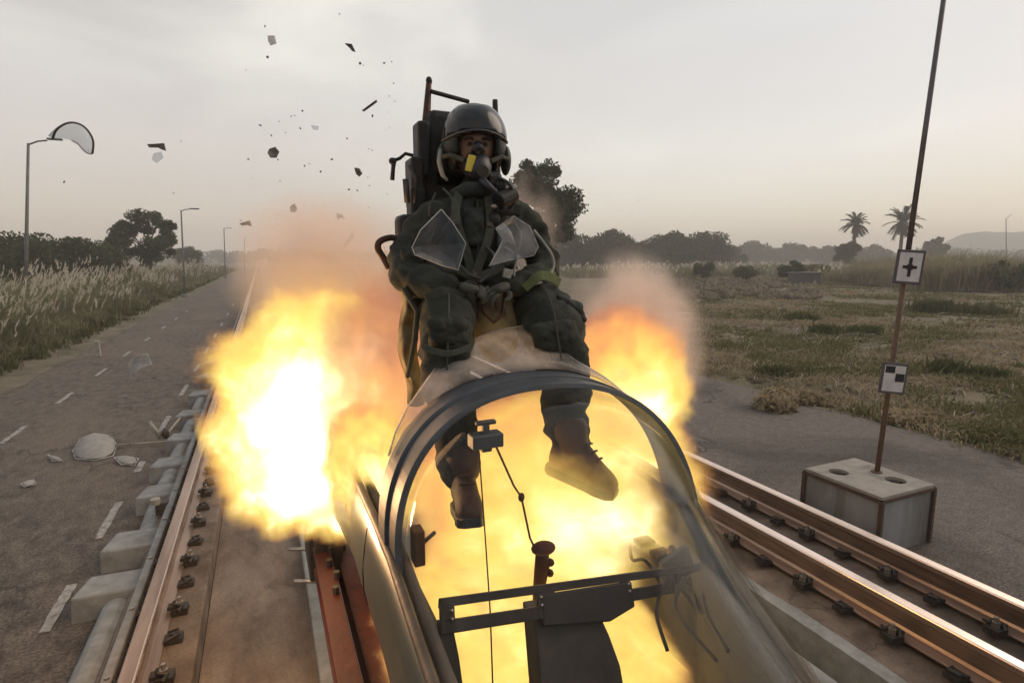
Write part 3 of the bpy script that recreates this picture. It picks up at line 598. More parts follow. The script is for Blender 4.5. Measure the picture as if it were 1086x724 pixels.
# seat pan and khaki survival-pack side
mb = MB(); mb.box(P(500, 345, 2.3), (.40, .34, .12)); mb.build('seat_pan', M['seat'], SE, bevel=.03)
mb = MB()
ns = 16; ring = []
for j in range(ns+1):
    t = j/ns; xa = 418+9*t+4*math.sin(t*9); xb = 447+2*t+5*math.sin(t*7+1)-4*t; y = 292+140*t
    ring.append([P(xa, y, 2.12+.03*math.sin(t*12)), P(xa+7, y, 2.02+.02*math.sin(t*17)), P((xa+xb)/2, y, 2.04+.03*math.sin(t*21)), P(xb, y, 2.05), P(xb+4, y, 2.16), P(xa+6, y, 2.2)])
mb.loft(ring); o = mb.build('survival_pack_cover', M['khaki'], SE, smooth=True, sub=2)
mb = MB(); mb.tube([P(428, 305, 2.0), P(442, 330, 1.99), P(440, 360, 2.0), P(432, 400, 2.02)], [.012, .009, .012, .008], 6); mb.build('hanging_strap', M['strap'], SE)
# centre of the pan between the thighs: brown scorched cushion and firing handle
mb = MB(); mb.ell(P(528, 345, 2.05), (.10, .08, .15), 16, 10); o = mb.build('scorched_cushion', M['khaki'], SE, smooth=True)
mb = MB(); mb.tube([P(512, 308, 1.93), P(514, 332, 1.9), P(523, 342, 1.89), P(533, 334, 1.9), P(536, 310, 1.93)], .008, 8); mb.build('firing_handle', M['seatrust'], SE, smooth=True)

# ------------------------------------------------------------------ pilot
def skin(joints, edges, levels=2, root=0):
    me = bpy.data.meshes.new('body'); me.from_pydata([j[0] for j in joints], edges, []); o = bpy.data.objects.new('tmp', me); COL.objects.link(o)
    md = o.modifiers.new('sk', 'SKIN'); md.use_smooth_shade = True; md.branch_smoothing = .6
    for i, j in enumerate(joints):
        sv = me.skin_vertices[0].data[i]; r = j[1]; sv.radius = (r, r) if not isinstance(r, tuple) else r
        sv.use_root = (i == root)
    sb = o.modifiers.new('sb', 'SUBSURF'); sb.levels = levels; sb.render_levels = levels
    bake(o); me2 = o.data; bpy.data.objects.remove(o); return me2
def joinmeshes(name, items, mats):   # items: (mesh, material_index or None)
    bm = bmesh.new()
    for me, mi in items:
        n = len(bm.faces); bm.from_mesh(me); bm.faces.ensure_lookup_table()
        if mi is not None:
            for f in bm.faces[n:]: f.material_index = mi
    me = bpy.data.meshes.new(name); bm.to_mesh(me); bm.free()
    for m_ in mats: me.materials.append(m_)
    me.polygons.foreach_set('use_smooth', [True]*len(me.polygons)); return me

PI_ = empty('person', (.79, 2.2, 1.9)); tag(PI_, 'pilot in dark flying suit, helmet and black oxygen mask, seated above the blasted cockpit', 'person')
J = []; E_ = []
def jt(x, y, Y, r, par=None):
    J.append((P(x, y, Y), r)); i = len(J)-1
    if par is not None: E_.append((par, i))
    return i
pel = jt(506, 322, 2.24, (.15, .12)); 
bel = jt(505, 290, 2.23, (.15, .12), pel); che = jt(504, 255, 2.22, (.165, .13), bel); uch = jt(504, 226, 2.24, (.135, .10), che); nk = jt(503, 203, 2.24, .065, uch); hd0 = jt(503, 182, 2.25, .05, nk)
# arms (viewer's left = his right)
s1 = jt(458, 232, 2.24, .085, uch); e0 = jt(436, 262, 2.22, .070, s1); e1 = jt(426, 292, 2.12, .060, e0); f1 = jt(455, 302, 1.97, .050, e1); w1 = jt(484, 304, 1.92, .034, f1)
s2 = jt(552, 234, 2.24, .085, uch); e2 = jt(571, 262, 2.20, .070, s2); e3 = jt(580, 291, 2.10, .060, e2); f2 = jt(562, 300, 1.98, .047, e3); w2 = jt(540, 303, 1.93, .034, f2)
# legs
h1 = jt(478, 325, 2.20, .105, pel); t1 = jt(474, 330, 2.0, .103, h1); k1 = jt(475, 348, 1.84, .096, t1); k1b = jt(474, 378, 1.80, .086, k1); c1 = jt(474, 420, 1.78, .080, k1b); a1 = jt(484, 480, 1.70, .066, c1); b1_ = jt(491, 515, 1.66, .060, a1)
h2 = jt(545, 325, 2.20, .115, pel); t2 = jt(572, 322, 2.0, .118, h2); k2 = jt(587, 348, 1.86, .116, t2); k2b = jt(596, 382, 1.82, .102, k2); c2 = jt(600, 415, 1.78, .088, k2b); a2 = jt(602, 462, 1.70, .070, c2); b2_ = jt(607, 490, 1.66, .060, a2)
bme = skin(J, E_, 3)
# fabric wrinkles
bm = bmesh.new(); bm.from_mesh(bme); bm.normal_update()
for v in bm.verts:
    p = v.co; n1 = mn.noise(Vector((p.x*8+p.z*5, p.y*9, p.z*10+p.x*5))); n2 = mn.noise(Vector((p.x*26+5, p.y*26, p.z*34)))
    lim = 1 if p.z < 2.45 else 0
    v.co = p + v.normal*lim*(.020*(1-2*abs(n1)) + .012*n2 - .004)
bm.to_mesh(bme); bm.free()
# head with face (front = -Y, turned toward the camera)
HC = P(503, 157, 2.20); HR = Matrix.Rotation(rad(-14), 3, 'Z') @ Matrix.Rotation(rad(6), 3, 'X')
def head_mesh():
    mb = MB(); nu, nv = 48, 36; vs = []
    for j in range(nv+1):
        t = math.pi*j/nv
        for i in range(nu):
            ph = 2*math.pi*i/nu; d = Vector((math.sin(t)*math.cos(ph), math.sin(t)*math.sin(ph), math.cos(t)))
            v = Vector((d.x*.084, d.y*.122, d.z*.122))
            if d.z < 0: v.x *= 1-.22*(-d.z); 
            fr = max(0, -d.y)
            def g(cx, cz, sx_, sz_): return math.exp(-((d.x-cx)/sx_)**2-((d.z-cz)/sz_)**2)*(1 if d.y < 0 else 0)
            v.y -= .020*g(0, -.12, .13, .22) + .012*g(0, -.24, .16, .10)            # nose
            v.y += .013*g(.36, .05, .17, .13) + .013*g(-.36, .05, .17, .13)         # sockets
            v.y -= .006*g(.36, .06, .10, .06) + .006*g(-.36, .06, .10, .06)         # eyeballs / lids
            v.y -= .009*g(0, .26, .55, .09)                                          # brow
            v.y -= .007*g(0, -.48, .22, .05) + .006*g(0, -.57, .18, .05)             # lips
            v.y -= .010*g(0, -.78, .25, .14)                                         # chin
            vs.append(HC + HR @ v)
    mb.add(vs, [(j*nu+i, (j+1)*nu+i, (j+1)*nu+(i+1) % nu, j*nu+(i+1) % nu) for j in range(nv) for i in range(nu)])
    for sg in (-1, 1): mb.ell(HC + HR @ Vector((sg*.08, .01, -.01)), (.012, .02, .032), 10, 8)
    return mb.mesh('head', M['skin'], True)
# hands: palm + five fingers each
def hand(wr, dirv, upv, curl):
    dirv = dirv.normalized(); side = dirv.cross(upv).normalized(); upv = side.cross(dirv).normalized(); out_ = []
    mb = MB(); rot = Matrix((side, dirv, upv)).transposed()
    jj = [(wr, .026), (wr+dirv*.045, (.036, .018)), (wr+dirv*.085, (.038, .016))]; out_.append(skin(jj, [(0, 1), (1, 2)], 2))
    for k, (of, ln) in enumerate(((-.030, .068), (-.010, .078), (.010, .074), (.029, .058))):
        b0 = wr+dirv*.075+side*of; q = [b0]; d = dirv.copy()
        for s_ in range(3):
            d = (Matrix.Rotation(-curl*(.5+.35*s_), 3, side) @ d); q.append(q[-1]+d*ln*(.42, .33, .25)[s_])
        out_.append(skin([(q[0], .0095), (q[1], .0092), (q[2], .0085), (q[3], .0072)], [(0, 1), (1, 2), (2, 3)], 1))
    tb_ = wr+dirv*.03-side*.032; q = [tb_, tb_+(dirv*.5-side*.8).normalized()*.034-upv*.008, tb_+(dirv*.5-side*.8).normalized()*.034+(dirv*.9-upv*.4).normalized()*.032]
    out_.append(skin([(q[0], .013), (q[1], .0105), (q[2], .0085)], [(0, 1), (1, 2)], 1))
    return out_
hands = hand(J[w1][0], Vector((.8, -.25, -.12)), Vector((0, -.5, 1)), .9) + hand(J[w2][0], Vector((-.75, -.25, -.15)), Vector((0, -.5, 1)), .9)
items = [(bme, 0), (head_mesh(), 1)]+[(h, 2) for h in hands]
body = link('body', joinmeshes('body', items, [M['suit'], M['skin'], M['glove']]), PI_)

# boots
sole_ = []
def boot(ank, toe, w_=.047):
    mb = MB(); d = (toe-ank); d.z = 0; d = d.normalized(); s_ = Vector((-d.y, d.x, 0)); Lb = .28; dz = (toe-ank).z
    prof = [(-.070, .03, .030, -.095), (-.05, .06, .044, -.100), (0, .07, .047, -.098), (.05, .050, .045, -.098), (.09, .018, .044, -.098), (.13, -.008, .048, -.098), (.165, -.022, .045, -.097), (.195, -.050, .029, -.092)]
    rings = []
    ang = math.atan2(toe.z-(ank.z-.075), .19)
    Rm = Matrix.Rotation(-ang, 3, s_)
    for u, zt_, hw, zb_ in prof:
        r = []
        for k in range(12):
            q = 2*math.pi*k/12; zz = (zt_+zb_)/2+(zt_-zb_)/2*math.sin(q); r.append(ank + Rm @ (d*u + s_*hw*math.cos(q)*(1 if math.sin(q) < 0 else .9) + Vector((0, 0, zz))))
        rings.append(r)
    sole_.append([[ank + Rm @ (d*u*1.0 + s_*(hw-.004)*x_ + Vector((0, 0, zb_+z_))) for x_, z_ in ((-1, .018), (1, .018), (1, -.012), (-1, -.012))] for u, zt_, hw, zb_ in prof])
    mb.loft(rings)
    mb.tube([ank+Vector((0, 0, -.01)), ank+Vector((.0, 0, .05)), ank+Vector((-.0, .01, .12))], [.056, .060, .064], 14)
    for q_ in range(4):
        u_ = .035+.024*q_; z_ = .062-.018*q_; c_ = ank + Rm @ (d*u_ + Vector((0, 0, z_))); mb.tube([c_-s_*.03-Vector((0, 0, .006)), c_+Vector((0, 0, .006)), c_+s_*.03-Vector((0, 0, .006))], .0055, 6)
    return mb
bo = boot(P(491, 508, 1.66), P(500, 548, 1.47)); bo.build('boot', M['boot'], PI_, smooth=True, sub=1)
bo = boot(P(606, 476, 1.66), P(656, 522, 1.52)); bo.build('boot', M['boot'], PI_, smooth=True, sub=1)

for rg in sole_:
    mb = MB(); mb.loft(rg); mb.build('boot_sole', M['mask'], PI_, bevel=.004)
# helmet shell with face opening
HM = empty('helmet', HC); HM.parent = PI_; HM.matrix_parent_inverse = mat_world(PI_).inverted()
def shell(rx, ry, rz, keep, c=(0, 0, 0), nu=56, nv=36):
    mb = MB(); vs = []; fs = []
    for j in range(nv+1):
        t = math.pi*j/nv
        for i in range(nu):
            ph = 2*math.pi*i/nu; d = Vector((math.sin(t)*math.cos(ph), math.sin(t)*math.sin(ph), math.cos(t))); vs.append(HC+HR @ (Vector((d.x*rx, d.y*ry, d.z*rz))+Vector(c)))
    for j in range(nv):
        for i in range(nu):
            t = math.pi*(j+.5)/nv; ph = 2*math.pi*(i+.5)/nu; d = (math.sin(t)*math.cos(ph), math.sin(t)*math.sin(ph), math.cos(t))
            if keep(d): fs.append((j*nu+i, (j+1)*nu+i, (j+1)*nu+(i+1) % nu, j*nu+(i+1) % nu))
    mb.add(vs, fs); return mb
def k_helm(d):
    if d[2] < -.72: return False
    return not (d[1] < -.25 and abs(d[0]) < .62 and d[2] < .24-.34*d[0]*d[0])
sh = shell(.122, .146, .142, k_helm, (0, .012, .018)); o = sh.build('helmet_shell', M['helm'], HM, smooth=True, solid=.014)
bm = bmesh.new(); bm.from_mesh(o.data); bmesh.ops.delete(bm, geom=[v for v in bm.verts if not v.link_faces], context='VERTS'); bm.to_mesh(o.data); bm.free()
def k_vis(d): return d[1] < -.05 and .19-.22*d[0]*d[0] < d[2] < .85 and abs(d[0]) < .93
vs_ = shell(.129, .162, .147, k_vis, (0, .006, .024)); o = vs_.build('raised_visor', M['visor'], HM, smooth=True, solid=.005)
bm = bmesh.new(); bm.from_mesh(o.data); bmesh.ops.delete(bm, geom=[v for v in bm.verts if not v.link_faces], context='VERTS'); bm.to_mesh(o.data); bm.free()
mb = MB(); pts = []
for i in range(25):
    ph = math.pi+rad(8)+(math.pi-rad(16))*i/24; z = .19-.22*math.cos(ph)**2; t = math.acos(z); pts.append(HC+HR @ Vector((math.sin(t)*math.cos(ph)*.131, math.sin(t)*math.sin(ph)*.164+.006, .147*z+.024)))
mb.tube(pts, .0036, 6); mb.build('visor_rim', M['bow'], HM, smooth=True)
for sg in (-1, 1):
    mb = MB(); c_ = HC+HR @ Vector((sg*.128, .005, -.045)); mb.ell(c_, (.022, .042, .058), 16, 12, HR); mb.build('ear_cup', M['helm'], HM, smooth=True)
mb = MB(); c_ = HC+HR @ Vector((-.135, -.035, -.06)); mb.tube([c_+Vector((0, 0, .05)), c_+Vector((-.006, 0, 0)), c_+Vector((.004, -.01, -.05)), c_+Vector((.02, -.02, -.07))], [.007, .010, .009, .005], 8); mb.build('edge_roll', M['white'], HM, smooth=True)
M['eyew'] = mat('eye_white', (.13, .10, .085), rough=.3); M['brow'] = mat('dark_hair', (.015, .011, .009), rough=.8)
for sg in (-1, 1):
    ec = HC+HR @ Vector((sg*.031, -.108, .006))
    mb = MB(); mb.ell(ec, (.012, .010, .0065), 14, 10, HR); mb.build('eye', M['eyew'], PI_, smooth=True)
    mb = MB(); mb.ell(ec+HR @ Vector((0, -.0085, 0)), (.006, .004, .0065), 10, 8, HR); mb.build('iris', M['brow'], PI_, smooth=True)
    mb = MB(); mb.tube(spl([ec+HR @ Vector((sg*-.016, -.010, .016)), ec+HR @ Vector((0, -.013, .021)), ec+HR @ Vector((sg*.019, -.004, .015))]), .0036, 6); mb.build('eyebrow', M['brow'], PI_, smooth=True)
    mb = MB(); mb.tube(spl([ec+HR @ Vector((sg*-.014, -.009, .004)), ec+HR @ Vector((0, -.012, .009)), ec+HR @ Vector((sg*.014, -.006, .003))]), .0026, 6); mb.build('eyelid', M['skin'], PI_, smooth=True)
# oxygen mask
OM = empty('oxygen_mask', HC); OM.parent = PI_; OM.matrix_parent_inverse = mat_world(PI_).inverted()
mb = MB(); c0 = Vector((0, -.105, -.072))
rings = []
for u, w_, h_, yc, zc in ((0, .056, .055, .0, 0), (.35, .054, .056, -.02, -.004), (.7, .044, .046, -.045, -.014), (.9, .032, .034, -.062, -.02), (1, .018, .020, -.070, -.022)):
    rings.append([HC+HR @ (c0+Vector((w_*math.cos(2*math.pi*k/16), yc, zc+h_*math.sin(2*math.pi*k/16)*(1.15 if math.sin(2*math.pi*k/16) > 0 and False else 1)))) for k in range(16)])
mb.loft(rings); mb.tube([HC+HR @ (c0+Vector((0, -.03, .05))), HC+HR @ (c0+Vector((0, -.022, .085)))], [.028, .012], 10); mb.build('mask_shell', M['mask'], OM, smooth=True)
mb = MB(); mb.tube([HC+HR @ (c0+Vector((.012, -.055, -.02))), HC+HR @ (c0+Vector((.012, -.082, -.024)))], [.024, .022], 12); mb.build('exhale_valve', M['clip'], OM)
mb = MB(); mb.box(HC+HR @ (c0+Vector((-.032, -.058, .004))), (.028, .012, .060), HR @ Matrix.Rotation(rad(14), 3, 'Y') @ Matrix.Rotation(rad(-34), 3, 'Z')); mb.build('yellow_tag', M['yellow'], OM, bevel=.003)
for sg in (-1, 1):
    mb = MB(); mb.tube([HC+HR @ (c0+Vector((sg*.05, -.02, .015))), HC+HR @ Vector((sg*.10, -.085, -.035)), HC+HR @ Vector((sg*.13, -.03, -.04))], .009, 6); mb.build('mask_strap', M['strap'], OM)
mb = MB(); pts = [HC+HR @ (c0+Vector((.01, -.05, -.05))), P(516, 196, 2.0), P(528, 208, 2.0), P(534, 225, 2.02), P(528, 245, 2.03), P(530, 268, 2.02)]
fine = []; rr = []
for i in range(len(pts)-1):
    pass
fine = spl(pts, 8); rr = [.0155 if (k % 2) else .0125 for k in range(len(fine))]
mb.tube(fine, rr, 10); mb.build('oxygen_hose', M['mask'], OM, smooth=True)
mb = MB(); mb.tube([P(528, 214, 1.98), P(545, 206, 2.0)], [.034, .030], 14); mb.ell(P(531, 197, 2.02), (.03, .03, .03), 12, 8); mb.tube([P(524, 222, 2.0), P(540, 222, 2.02)], [.022, .026], 12); mb.ell(P(524, 232, 2.0), (.025, .02, .028), 12, 8); mb.build('hose_connector', M['seat'], OM, smooth=False, bevel=.004)
mb = MB(); mb.ell(P(538, 199, 1.99), (.01, .01, .008), 8, 6); mb.ell(P(524, 219, 1.97), (.012, .008, .008), 8, 6); mb.build('connector_clasp', M['bolt'], OM)
# vest panels, collar and harness
def patch(pts, Yf, th, name, m, parent=PI_, bev=.008, subd=0):
    mb = MB(); mb.prism([P(x, y, Yf) for x, y in pts], th, (0, 1, 0)); return mb.build(name, m, parent, bevel=bev)
def bulge_panel(pts2, Y, name, m, depth=.035, n=14, parent=PI_):   # puffed fabric panel following a quad of pixel corners
    (x0, y0), (x1, y1), (x2, y2), (x3, y3) = pts2; mb = MB(); V = []
    for j in range(n+1):
        v = j/n
        for i in range(n+1):
            u = i/n; x = (x0*(1-u)+x1*u)*(1-v)+(x3*(1-u)+x2*u)*v; y = (y0*(1-u)+y1*u)*(1-v)+(y3*(1-u)+y2*u)*v
            b = (1-(2*u-1)**4)*(1-(2*v-1)**4); p = P(x, y, Y); wr_ = .008*mn.noise((x*.09, y*.13, Y))+.004*mn.noise((x*.3, y*.3, Y)); V.append(p+Vector((0, -depth*b+wr_*2, 0)))
    mb.add(V, [(j*(n+1)+i, j*(n+1)+i+1, (j+1)*(n+1)+i+1, (j+1)*(n+1)+i) for j in range(n) for i in range(n)]); return mb.build(name, m, parent, smooth=True, solid=.012)
bulge_panel([(478, 214), (504, 206), (506, 285), (470, 285)], 2.07, 'vest_panel', M['vest'])
bulge_panel([(506, 206), (532, 212), (548, 285), (508, 285)], 2.07, 'vest_panel', M['suit'])
bulge_panel([(492, 222), (512, 220), (514, 262), (494, 262)], 2.02, 'vest_pocket', M['vest'], .03)
bulge_panel([(455, 280), (480, 283), (480, 300), (456, 300)], 2.02, 'vest_pocket', M['vest'], .03)
mb = MB(); mb.tube([P(482, 208, 2.1), P(495, 201, 2.06), P(510, 201, 2.05), P(526, 207, 2.1)], [.028, .03, .03, .028], 10); mb.build('collar', M['vest'], PI_, smooth=True)
def webbing(pts, r=.010, name='harness_strap', m=None, fl=.35):
    mb = MB(); rings = []; pts = spl(pts)
    for i, p in enumerate(pts):
        t = (pts[min(i+1, len(pts)-1)]-pts[max(0, i-1)]).normalized(); a = t.cross(Vector((0, 1, 0))).normalized(); b = Vector((0, 1, 0))
        rings.append([p+a*r*1.7+b*r*fl, p+a*r*1.7-b*r*fl, p-a*r*1.7-b*r*fl, p-a*r*1.7+b*r*fl])
    mb.loft(rings); return mb.build(name, m or M['strap'], PI_, bevel=.002)
webbing([P(487, 205, 2.06), P(483, 225, 2.01), P(488, 248, 2.0), P(497, 275, 2.0), P(500, 298, 2.0)])
webbing([P(517, 205, 2.05), P(520, 230, 2.0), P(517, 255, 1.99), P(508, 280, 1.99), P(503, 298, 1.99)])
webbing([P(462, 268, 2.03), P(485, 284, 2.0), P(503, 296, 1.99)]); webbing([P(548, 268, 2.03), P(525, 286, 2.0), P(505, 296, 1.99)])
webbing([P(452, 318, 1.91), P(470, 309, 1.89), P(492, 316, 1.91)]); webbing([P(556, 306, 1.90), P(575, 292, 1.87), P(594, 300, 1.92)], .010, 'thigh_band', M['lime'])
webbing([P(571, 287, 2.02), P(583, 290, 2.0), P(591, 296, 2.04)], .010, 'thigh_band', M['lime'])
webbing([P(449, 368, 1.73), P(474, 375, 1.71), P(500, 368, 1.73)], .006); webbing([P(566, 380, 1.73), P(594, 386, 1.71), P(620, 378, 1.75)], .006)
bulge_panel([(453, 338), (496, 336), (495, 366), (456, 368)], 1.755, 'knee_pad', M['suit'], .03)
bulge_panel([(562, 345), (608, 338), (614, 374), (570, 378)], 1.765, 'knee_pad', M['suit'], .03)
bulge_panel([(590, 312), (616, 322), (620, 345), (604, 340)], 1.86, 'thigh_pocket', M['vest'], .03)
bulge_panel([(425, 262), (446, 262), (448, 284), (428, 286)], 2.06, 'sleeve_pocket', M['vest'], .025)
for pts in ([(476, 310, 1.90), (476, 330, 1.76), (475, 360, 1.72), (474, 392, 1.71)], [(575, 300, 1.90), (586, 325, 1.76), (592, 360, 1.71), (598, 395, 1.70)], [(440, 248, 2.13), (430, 270, 2.10), (422, 290, 2.04)], [(506, 212, 2.035), (508, 240, 2.0), (507, 270, 2.0)]):
    mb = MB(); mb.tube(spl([P(*p) for p in pts]), .003, 5); mb.build('seam', M['strap'], PI_, smooth=True)
mb = MB(); mb.tube([P(503, 292, 1.975), P(503, 292, 1.955)], .022, 14); mb.ell(P(503, 292, 1.952), (.012, .01, .012), 10, 6); mb.build('harness_buckle', M['clip'], PI_)
for (x, y) in ((483, 236), (519, 238), (470, 275), (536, 278)):
    mb = MB(); mb.box(P(x, y, 1.985), (.026, .008, .018)); mb.build('strap_buckle', M['clip'], PI_, bevel=.003)
mb = MB(); mb.tube(spl([P(535, 262, 2.0), P(548, 272, 1.97), P(545, 290, 1.96), P(552, 302, 1.93), P(575, 300, 1.92)]), .005, 8); mb.tube(spl([P(566, 244, 2.0), P(577, 258, 1.98), P(585, 270, 1.96), P(587, 283, 1.95), P(580, 296, 1.93)]), .006, 8); mb.build('g_suit_hose', M['white'], PI_, smooth=True)
mb = MB(); mb.box(P(538, 290, 1.94), (.034, .012, .034), Matrix.Rotation(rad(12), 3, 'Y')); mb.build('white_label_patch', M['white'], PI_, bevel=.003)

for i, pts in enumerate(([(462, 205, 2.15), (456, 222, 2.1), (462, 240, 2.06), (455, 258, 2.05)], [(528, 188, 2.0), (541, 196, 1.98), (546, 212, 1.98), (538, 226, 2.0)], [(470, 200, 2.1), (480, 212, 2.04), (478, 232, 2.0), (468, 246, 2.0)], [(545, 236, 2.06), (552, 250, 2.0), (548, 268, 1.97), (535, 282, 1.96)], [(492, 262, 1.99), (486, 276, 1.96), (496, 290, 1.94), (512, 296, 1.93)], [(515, 262, 1.99), (524, 272, 1.96), (520, 288, 1.94), (508, 300, 1.92)])):
    mb = MB(); mb.tube(spl([P(*p) for p in pts]), .0065 if i % 2 else .0045, 6); mb.build('cord', M['mask'] if i % 2 else M['strap'], PI_, smooth=True)
for x, y, w_, h_ in ((462, 222, .05, .06), (545, 222, .06, .05), (474, 262, .06, .045), (540, 262, .05, .05), (520, 250, .035, .05)):
    mb = MB(); mb.box(P(x, y, 2.04), (w_, .035, h_), Matrix.Rotation(rad(8), 3, 'Y')); mb.build('equipment_pouch', M['vest'], PI_, bevel=.010)
# ------------------------------------------------------------------ flying canopy glass
def shard(pts, Y, label, m, group=None, th=.006, rim=.0035, bend=.03, name='glass_fragment', dY=None, cat='glass fragment'):
    q = [P(x, y, Y+(dY[i] if dY else 0)) for i, (x, y) in enumerate(pts)]; c = sum(q, Vector())/len(q)
    nrm = (q[1]-q[0]).cross(q[2]-q[0]).normalized()
    root = empty(name, c); tag(root, label, cat, group)
    mb = MB(); n = len(q); vs = []
    for i in range(n):
        for k in range(5): vs.append(c.lerp(q[i], k/4*1.0)+nrm*bend*(1-(k/4)**2))
    fs = []
    for i in range(n):
        j = (i+1) % n
        for k in range(1, 4): fs.append((i*5+k, i*5+k+1, j*5+k+1, j*5+k))
        fs.append((i*5, i*5+1, j*5+1))
    mb.add(vs, fs); mb.build('pane', m, root, solid=th)
    if rim:
        mb = MB(); mb.tube(q+[q[0]], rim, 5); mb.build('broken_edge', M['edge'], root)
    return root
shard([(468, 222), (480, 236), (494, 258), (490, 272), (486, 286), (470, 282), (440, 270), (437, 262), (446, 244)], 1.82, 'dark tinted canopy fragment in front of the pilot\'s chest, on the left', M['shard'], 'big canopy fragments before the chest', rim=.0018)
shard([(526, 242), (545, 229), (562, 240), (571, 262), (566, 271), (540, 276), (519, 282), (534, 254)], 1.84, 'glinting crumpled canopy fragment in front of the pilot\'s chest, on the right', M['shardb'], 'big canopy fragments before the chest', rim=.0022, bend=.05)
shard([(527, 243), (534, 252), (547, 262), (541, 246), (535, 238)], 1.80, 'small folded glass sliver lapped over the fragment right of the chest', M['shardb'], rim=.0022)
# curved fragment by the lamp
Yc = 9.0; root = empty('glass_fragment', P(78, 145, Yc)); tag(root, 'half-dome canopy fragment with dark rim, in the sky by the tall lamp', 'glass fragment')
arc = [P(56+0, 147, Yc), P(59, 139, Yc-.05), P(66, 133, Yc-.1), P(76, 130, Yc-.12), P(87, 133, Yc-.12), P(95, 141, Yc-.1), P(99, 151, Yc-.05), P(98, 163, Yc)]
low = [P(56, 147, Yc), P(62, 147, Yc+.1), P(69, 147, Yc+.15), P(76, 149, Yc+.2), P(83, 153, Yc+.2), P(88, 159, Yc+.15), P(94, 163, Yc+.1), P(98, 163, Yc)]
mb = MB(); mb.loft([[a_.lerp(b_, t)+Vector((0, -.18*math.sin(math.pi*t), 0)) for t in (0, .2, .4, .6, .8, 1)] for a_, b_ in zip(spl(arc), spl(low))], closed=False, caps=False)
mb.build('pane', M['clear'], root, smooth=True, solid=.012)
mb = MB(); mb.tube(spl(arc), .013, 6); mb.build('frame_edge', M['darkpole'], root, smooth=True)
mb = MB(); mb.tube(spl(low[3:]), .010, 6); mb.build('broken_edge', M['edge'], root)
for spec in (
 ([(156, 153), (174, 152), (176, 160), (171, 158), (170, 155), (158, 156)], 6, 'bent dark rim strip high above the dark leafy tree', M['debris'], 'piece'),
 ([(163, 163), (171, 161), (173, 167), (166, 173), (161, 169)], 6, 'pale glass flake just below the bent strip above the leafy tree', M['clear'], 'flake'),
 ([(286, 158), (292, 156), (296, 161), (293, 167), (287, 167), (284, 162)], 5, 'roundish dark fragment, largest of the chips left of the seat', M['debris'], 'chip'),
 ([(308, 219), (312, 216), (315, 221), (313, 225), (308, 224)], 5, 'small round dark chip just above the left smoke', M['debris'], 'chip'),
 ([(284, 38), (291, 38), (293, 46), (287, 48), (285, 44)], 5, 'glinting glass flake highest in the left half of the sky', M['edge'], 'flake'),
 ([(366, 46), (373, 47), (377, 55), (374, 54), (371, 50)], 5, 'hooked sliver in the sky up and left of the seat rail', M['debris'], 'sliver'),
 ([(384, 117), (399, 106), (400, 108), (386, 118)], 4, 'long straight sliver in the sky just left of the seat rail', M['debris'], 'sliver'),
 ([(330, 133), (338, 134), (337, 138), (332, 137)], 5, 'small curled flake above the round dark fragment', M['clear'], 'flake'),
 ([(254, 237), (265, 234), (267, 240), (262, 238), (257, 239)], 6, 'curled dark sliver low in the sky beside the left smoke', M['debris'], 'sliver'),
 ([(376, 178), (381, 179), (384, 184), (381, 187), (378, 184)], 4, 'dark teardrop chip left of the seat arm', M['debris'], 'chip'),
 ([(357, 226), (362, 230), (366, 233), (362, 227), (358, 233)], 4, 'v-shaped sliver at the top of the left smoke', M['debris'], 'sliver'),
 ([(363, 262), (374, 246), (375, 252), (366, 262)], 4, 'upright blade-shaped glass splinter in the left smoke', M['shard'], 'splinter'),
 ([(335, 268), (348, 272), (357, 276), (350, 276), (338, 271)], 4, 'thin curved splinter lying level in the left smoke', M['debris'], 'splinter')):
    pts, Y, lab, m, ct = spec
    shard(pts, Y, lab, m, 'canopy fragments flying left of the pilot', th=.01, rim=0, bend=.02, name='canopy_fragment', cat=ct)
tiny = [(281, 28), (360, 15), (276, 133), (296, 129), (268, 189), (297, 192), (323, 176), (340, 182), (390, 188), (392, 197), (370, 201), (379, 202), (391, 158), (395, 123), (290, 214), (297, 228), (380, 220), (391, 220), (302, 226), (409, 138), (352, 169), (68, 193), (192, 150), (184, 205), (677, 213), (403, 270)]
for _ in range(34):
    tiny.append((random.uniform(255, 425), random.uniform(60, 290)))
ch = MB(); ch.add([(-.02, 0, -.008), (.004, -.006, -.018), (.021, 0, .003), (.006, .004, .016), (-.012, .006, .012), (0, -.012, 0), (0, .012, 0)], [(0, 1, 5), (1, 2, 5), (2, 3, 5), (3, 4, 5), (4, 0, 5), (1, 0, 6), (2, 1, 6), (3, 2, 6), (4, 3, 6), (0, 4, 6)])
ch_me = ch.mesh('canopy_chip', M['debris'])
for i, (x, y) in enumerate(tiny):
    o = link('canopy_chip', ch_me); Y = random.uniform(4, 6); o.location = P(x, y, Y); s_ = random.uniform(.22, .7)*Y/5; o.scale = (s_, s_, s_); o.rotation_euler = [random.uniform(0, 6) for _ in range(3)]
    tag(o, 'tiny dark canopy chip drifting in the air beside the seat', 'chip', 'tiny canopy chips in the air')
